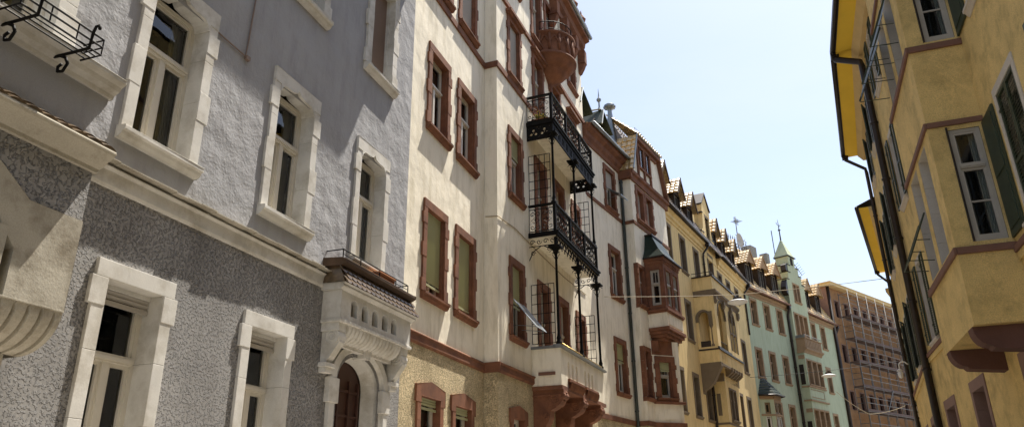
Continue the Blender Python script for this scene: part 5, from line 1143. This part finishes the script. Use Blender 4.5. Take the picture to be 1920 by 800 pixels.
for a in (-18.82, -22.2): window(R1, a, a+1.12, 1.9, 3.85, surr='mauve_stone', sw=.2, style='plain', depth=.30, frame='window_brown', curtain=.1, proud=.02, sill=True)
window(R1, -14.6, -13.4, .3, 3.75, surr='mauve_stone', sw=.2, style='plain', depth=.3, frame='window_brown', curtain=0, proud=.02, sill=False, transom=.8)
window(R1, -10.6, -9.4, .3, 3.75, surr='mauve_stone', sw=.2, style='plain', depth=.3, frame='window_brown', curtain=0, proud=.02, sill=False, transom=.8)
for a in (-3.4, -6.4): window(R2, a, a+1.0, 1.9, 3.85, surr='mauve_stone', sw=.18, style='plain', depth=.3, frame='window_brown', curtain=.1, proud=.02)
b = MB(R1.F); b.sheet(-23.3, 8, 0, 15.6, 0, R1.op); b.build('wall', 'mustard_plaster', must)
b = MB(R2.F); b.sheet(-8.8, 0, 0, 15.6, 0, R2.op); b.quad((-8.8, 0, 0), (-8.8, 6, 0), (-8.8, 6, 15.6), (-8.8, 0, 15.6)); b.build('wall', 'mustard_plaster', must)
for fc, x0_, x1_ in ((R1, -23.35, -16.2), (R1, -13.3, 8), (R2, -8.85, .0)):
    band(fc, x0_, x1_, 5.33, 5.44, .07, 'maroon_trim')
    band(fc, x0_, x1_, 5.20, 5.329, .04, 'mustard_plaster')
downpipe(must, R1.F, -23.15, -.12, .2, 15.4, .80, .10, zg=15.52, dx=-.4); downpipe(must, R2.F, -8.65, -.1, .2, 15.3, .80, .07, zg=15.5, dx=-.05)
# eave: beige board, yellow soffit, gutter, roof
for fc, x0_, x1_ in ((R1, -23.35, 8), (R2, -8.8, .02)):
    b = MB(fc.F); b.poly_yz([(0, 15.2), (-.12, 15.2), (-.30, 15.44), (-.30, 15.5), (0, 15.5)], x0_, x1_); b.build('cove_board', 'soffit_beige', must)
    b = MB(fc.F); b.box(x0_, x1_, -.78, -.30, 15.47, 15.51); b.build('soffit', 'soffit_yellow', must)
    b = MB(fc.F); b.tube([(x0_, -.86, 15.55), (x1_, -.86, 15.55)], .085, 8); b.box(x0_, x1_, -.80, -.78, 15.45, 15.62); b.build('gutter', 'dark_pipe', must)
    b = MB(fc.F); b.add([(x0_, -.9, 15.62), (x1_, -.9, 15.62), (x1_, 5, 19.0), (x0_, 5, 19.0)], [(0, 1, 2, 3)]); b.box(x0_, x1_, 5, 5.1, 0, 19); b.build('roof', 'clay_tile', must)
# boxed oriel
oa, ob, oo = -16.15, -13.33, .86
OF = Facade(R1.F, must); OF.F = R1.F.sub(0, -oo, 0)
SF = R1.F.sub(ob, 0, -90)      # near end: x' outwards (face seen from the camera is the +X side)
SFm = Frame(0, 0, 0); SFm.O = R1.F(ob, -oo, 0); SFm.X = R1.F.Y; SFm.Y = -R1.F.X     # x' from the outer corner inwards, -Y' faces the camera
SD = Facade(R1.F, must); SD.F = SFm
for z0, z1, zt_ in ((5.60, 7.62, 7.62), (9.42, 11.35, 11.35), (13.0, 14.8, 14.8)):
    for a in (-15.72, -14.62): window(OF, a, a+.80, z0, z1, surr='white_surround', sw=.05, style='plain', depth=.30, frame='window_old', curtain=.4, sill=False, mull=0, bars=2, transom=.68, rec=.6, proud=-.005)
    wo_ = window(SD, .30, .78, z0, z1, surr=None, depth=.09, frame='window_old', curtain=.6, sill=False, mull=0, bars=1, transom=.66, rec=.9)
    sh_ = MB(SFm); sh_.box(.815, .85, -.72, -.03, z0-.02, z1+.04); sh_.box(.80, .815, -.66, -.09, z0+.1, z0+.9); sh_.box(.80, .815, -.66, -.09, z0+1.0, z1-.06); sh_.build('shutter', 'shutter_green', wo_)
    c = MB(SFm); c.box(.27, .30, -.03, .0, z0, z1+.05); c.build('shutter_track', 'dark_pipe', wo_)
b = MB(OF.F); b.sheet(oa, ob, 4.25, 15.4, 0, OF.op); b.quad((oa, 0, 4.25), (oa, oo, 4.25), (oa, oo, 15.4), (oa, 0, 15.4)); b.quad((oa, 0, 4.25), (ob, 0, 4.25), (ob, oo, 4.25), (oa, oo, 4.25))
bo = b.build('oriel', 'mustard_plaster', must); bo['label'] = 'boxed oriel with brown bands on two dark consoles'
b = MB(SFm); b.sheet(0, oo, 4.25, 15.4, 0, SD.op); b.build('oriel_side', 'mustard_plaster', bo)
b = MB(R1.F)
for z_, h_ in ((5.40, .12), (7.70, .10), (9.24, .12), (11.5, .10), (12.85, .12)):
    b = MB(R1.F); b.box(oa-.02, ob+.05, -oo-.05, -oo-.001, z_, z_+h_); b.box(ob+.001, ob+.05, -oo-.001, .0, z_, z_+h_); b.build('string_course', 'maroon_trim', bo, bevel=.012)
for xk in (-15.95, -13.85):
    c = MB(R1.F); pr = [(0.0, 4.249), (-oo-.0, 4.249)]+[(-oo+.22-.22*cos(k*pi/10), 4.249-.30*sin(k*pi/10)) for k in range(0, 6)]+[(-oo+.26, 3.9), (0, 3.84)]
    c.poly_yz(pr, xk, xk+.34); o_ = c.build('console', 'dark_maroon', bo, bevel=.015)
# top-hung shutters pushed out from the oriel
def awn(x0, x1, zt_, zb_, out, cat_parent):
    b = MB(R1.F); y_ = -oo-.03
    L_ = sqrt(out*out+(zt_-zb_)**2); n = 14
    for xx_ in (x0, x1-.05): b.add([(xx_, y_, zt_), (xx_+.05, y_, zt_), (xx_+.05, y_-out, zb_), (xx_, y_-out, zb_), (xx_, y_-.03, zt_+.02), (xx_+.05, y_-.03, zt_+.02), (xx_+.05, y_-out-.03, zb_+.02), (xx_, y_-out-.03, zb_+.02)], [(0, 1, 2, 3), (4, 5, 6, 7), (0, 3, 7, 4), (1, 2, 6, 5), (2, 3, 7, 6), (0, 1, 5, 4)])
    for k in range(n):
        t0 = k/n; t1 = (k+.85)/n; b.quad((x0+.05, y_-out*t0-.02, zt_+(zb_-zt_)*t0), (x1-.05, y_-out*t0-.02, zt_+(zb_-zt_)*t0), (x1-.05, y_-out*t1+.0, zt_+(zb_-zt_)*t1), (x0+.05, y_-out*t1+.0, zt_+(zb_-zt_)*t1))
    for xx_ in (x0, x1): b.tube([(xx_, y_-out, zb_), (xx_, y_+.02, zb_-.02)], .010, 4); b.tube([(xx_, y_-out*.6, zt_+(zb_-zt_)*.6), (xx_, y_+.02, zt_+(zb_-zt_)*.62)], .009, 4)
    b.build('pushed_out_shutter', 'shutter_green', cat_parent)
awn(-14.6, -13.85, 10.95, 9.85, .45, bo); awn(-15.8, -15.0, 10.95, 9.7, .55, bo)
b = MB(R1.F); y_ = -oo-.02
for xx_ in (-15.75, -14.98):
    b.tube([(xx_, y_, 6.75), (xx_, y_-.42, 5.85)], .018, 5); b.tube([(xx_, y_-.42, 5.85), (xx_, y_, 5.82)], .010, 4); b.tube([(xx_, y_-.24, 6.24), (xx_, y_, 6.22)], .010, 4)
for k in range(9): t_ = k/8; b.tube([(-15.75, y_-.42*t_, 6.75-.9*t_), (-14.98, y_-.42*t_, 6.75-.9*t_)], .012, 4)
b.build('pushed_out_shutter', 'shutter_green', bo)

# ================================================================== 7 FAR HOUSES ON THE RIGHT
far1 = thing('townhouse', 'lower yellow house with green shutters just beyond the mustard house on the right', 'house', (6, 36, .1))
H1 = Facade(Frame(4.99, 31.96, 9.5, 'R'), far1)
for z0, z1 in ((5.2, 7.0), (8.6, 10.3)):
    for a in (-2.4, -5.2, -8.0): rw(H1, a, z0, z1, w=.85, sh='half')
b = MB(H1.F); b.sheet(-10.5, -.02, 0, 13.1, 0, H1.op); b.quad((-10.5, 0, 0), (-10.5, 5, 0), (-10.5, 5, 13.1), (-10.5, 0, 13.1)); b.build('wall', 'mustard_plaster', far1)
b = MB(H1.F); b.poly_yz([(0, 12.8), (-.12, 12.8), (-.3, 13.02), (-.3, 13.1), (0, 13.1)], -10.6, -.02); b.build('cove_board', 'soffit_beige', far1)
b = MB(H1.F); b.box(-10.6, -.02, -.66, -.3, 13.06, 13.1); b.build('soffit', 'soffit_yellow', far1)
b = MB(H1.F); b.tube([(-10.6, -.74, 13.12), (-.02, -.74, 13.12)], .08, 8); b.box(-10.6, -.02, -.69, -.66, 13.04, 13.2); b.build('gutter', 'dark_pipe', far1)
b = MB(H1.F); b.add([(-10.6, -.75, 13.2), (-.02, -.75, 13.2), (-.02, 5, 15.4), (-10.6, 5, 15.4)], [(0, 1, 2, 3)]); b.box(-10.6, -.02, 5, 5.1, 0, 15.4); b.build('roof', 'clay_tile', far1)
downpipe(far1, H1.F, -10.3, -.1, .2, 12.8, .7, .06, zg=13.1)
far2 = thing('townhouse', 'far beige house closing the bend on the right, mostly hidden by the mustard house', 'house', (10, 50, .1))
H2 = Facade(Frame(6.75, 42.4, 15, 'R'), far2)
for z0, z1 in ((5.2, 7.0), (8.6, 10.3)):
    for a in (-2.4, -5.4, -8.4, -11.4): rw(H2, a, z0, z1, w=.9, sh='none')
b = MB(H2.F); b.sheet(-16, 0, 0, 12, 0, H2.op); b.box(-16, 0, -.5, 3, 12, 12.2); b.build('wall', 'soffit_beige', far2)

# ================================================================== 8 CABLES, STREET LAMPS
def W(azd, el, y): 
    a = radians(azd); x = y*math.tan(a); h = sqrt(x*x+y*y); return Vector((x, y, 1.65+h*math.tan(radians(el))))
LG = 'lamps hung over the street'
def lamp(P, label, s=1.0):
    ident = lambda x, y, z: Vector((x, y, z)); t = thing('street_lamp', label, 'street lamp', P-Vector((0, 0, .12*s)), LG)
    b = MB(ident); b.lathe(P.x, P.y, [(.001, P.z-.02*s), (.10*s, P.z-.03*s), (.30*s, P.z-.08*s), (.38*s, P.z-.12*s), (.385*s, P.z-.15*s), (.36*s, P.z-.15*s)], 20); b.build('shade', 'lamp_white', t)
    b = MB(ident); b.lathe(P.x, P.y, [(.355*s, P.z-.15*s), (.22*s, P.z-.21*s), (.001, P.z-.23*s)], 20); b.build('lens', 'lamp_white', t)
    b = MB(ident); b.box(P.x-.16*s, P.x+.16*s, P.y-.06*s, P.y+.06*s, P.z-.03*s, P.z+.06*s); b.tube([P+Vector((0, 0, .05)), P+Vector((0, 0, .16))], .02, 6); b.build('gear_box', 'dark_pipe', t)
L1 = W(-1.68, 14.15, 29.2); A1 = C2.F(1.09, -.02, 8.95); Z1 = W(8.64, 14.45, 31.2)
lamp(L1, 'round white street lamp hung before the ochre house loggia, the nearer one')
cable('span_cable', 'thin pale cable from the cream house across to the mustard house, carrying the nearer lamp', [A1, L1+Vector((0, 0, .16)), Z1], .012, 'cable_tan', sag=.03)
L2_ = W(3.79, 8.45, 49); A2 = Y.F(24.4, -.02, 9.1); Z2 = W(8.3, 8.9, 50.5)
lamp(L2_, 'round white street lamp hung before the green house, the farther and smaller one', 1.1)
cable('span_cable', 'thin dark cable from the ochre house edge carrying the farther lamp', [A2, L2_+Vector((0, 0, .17)), Z2], .014, 'cable_black', sag=.03)
cable('slack_cable', 'slack pale cable drooping in front of the scaffold', [W(4.1, 7.2, 55), W(5.9, 5.6, 56), W(8.2, 6.0, 56)], .02, 'cable_tan', sag=.12)
# wall lantern on the corner of the mustard house
t = thing('wall_lantern', 'small ornate white wall lantern at the far corner of the mustard house', 'lantern', W(8.3, 8.0, 31))
P = W(8.28, 8.15, 31.2); b = MB(lambda x, y, z: Vector((x, y, z)))
b.lathe(P.x, P.y, [(.01, P.z-.22), (.07, P.z-.18), (.10, P.z), (.05, P.z+.04), (.12, P.z+.06), (.03, P.z+.14)], 8); b.build('lantern', 'lamp_white', t)
b = MB(lambda x, y, z: Vector((x, y, z))); b.tube([P+Vector((0, 0, .14))]+[P+Vector((.14-.14*cos(k*.4), .0, .26+.13*sin(k*.4))) for k in range(8)]+[P+Vector((.45, .2, .3))], .025, 6); b.build('arm', 'lamp_white', t)
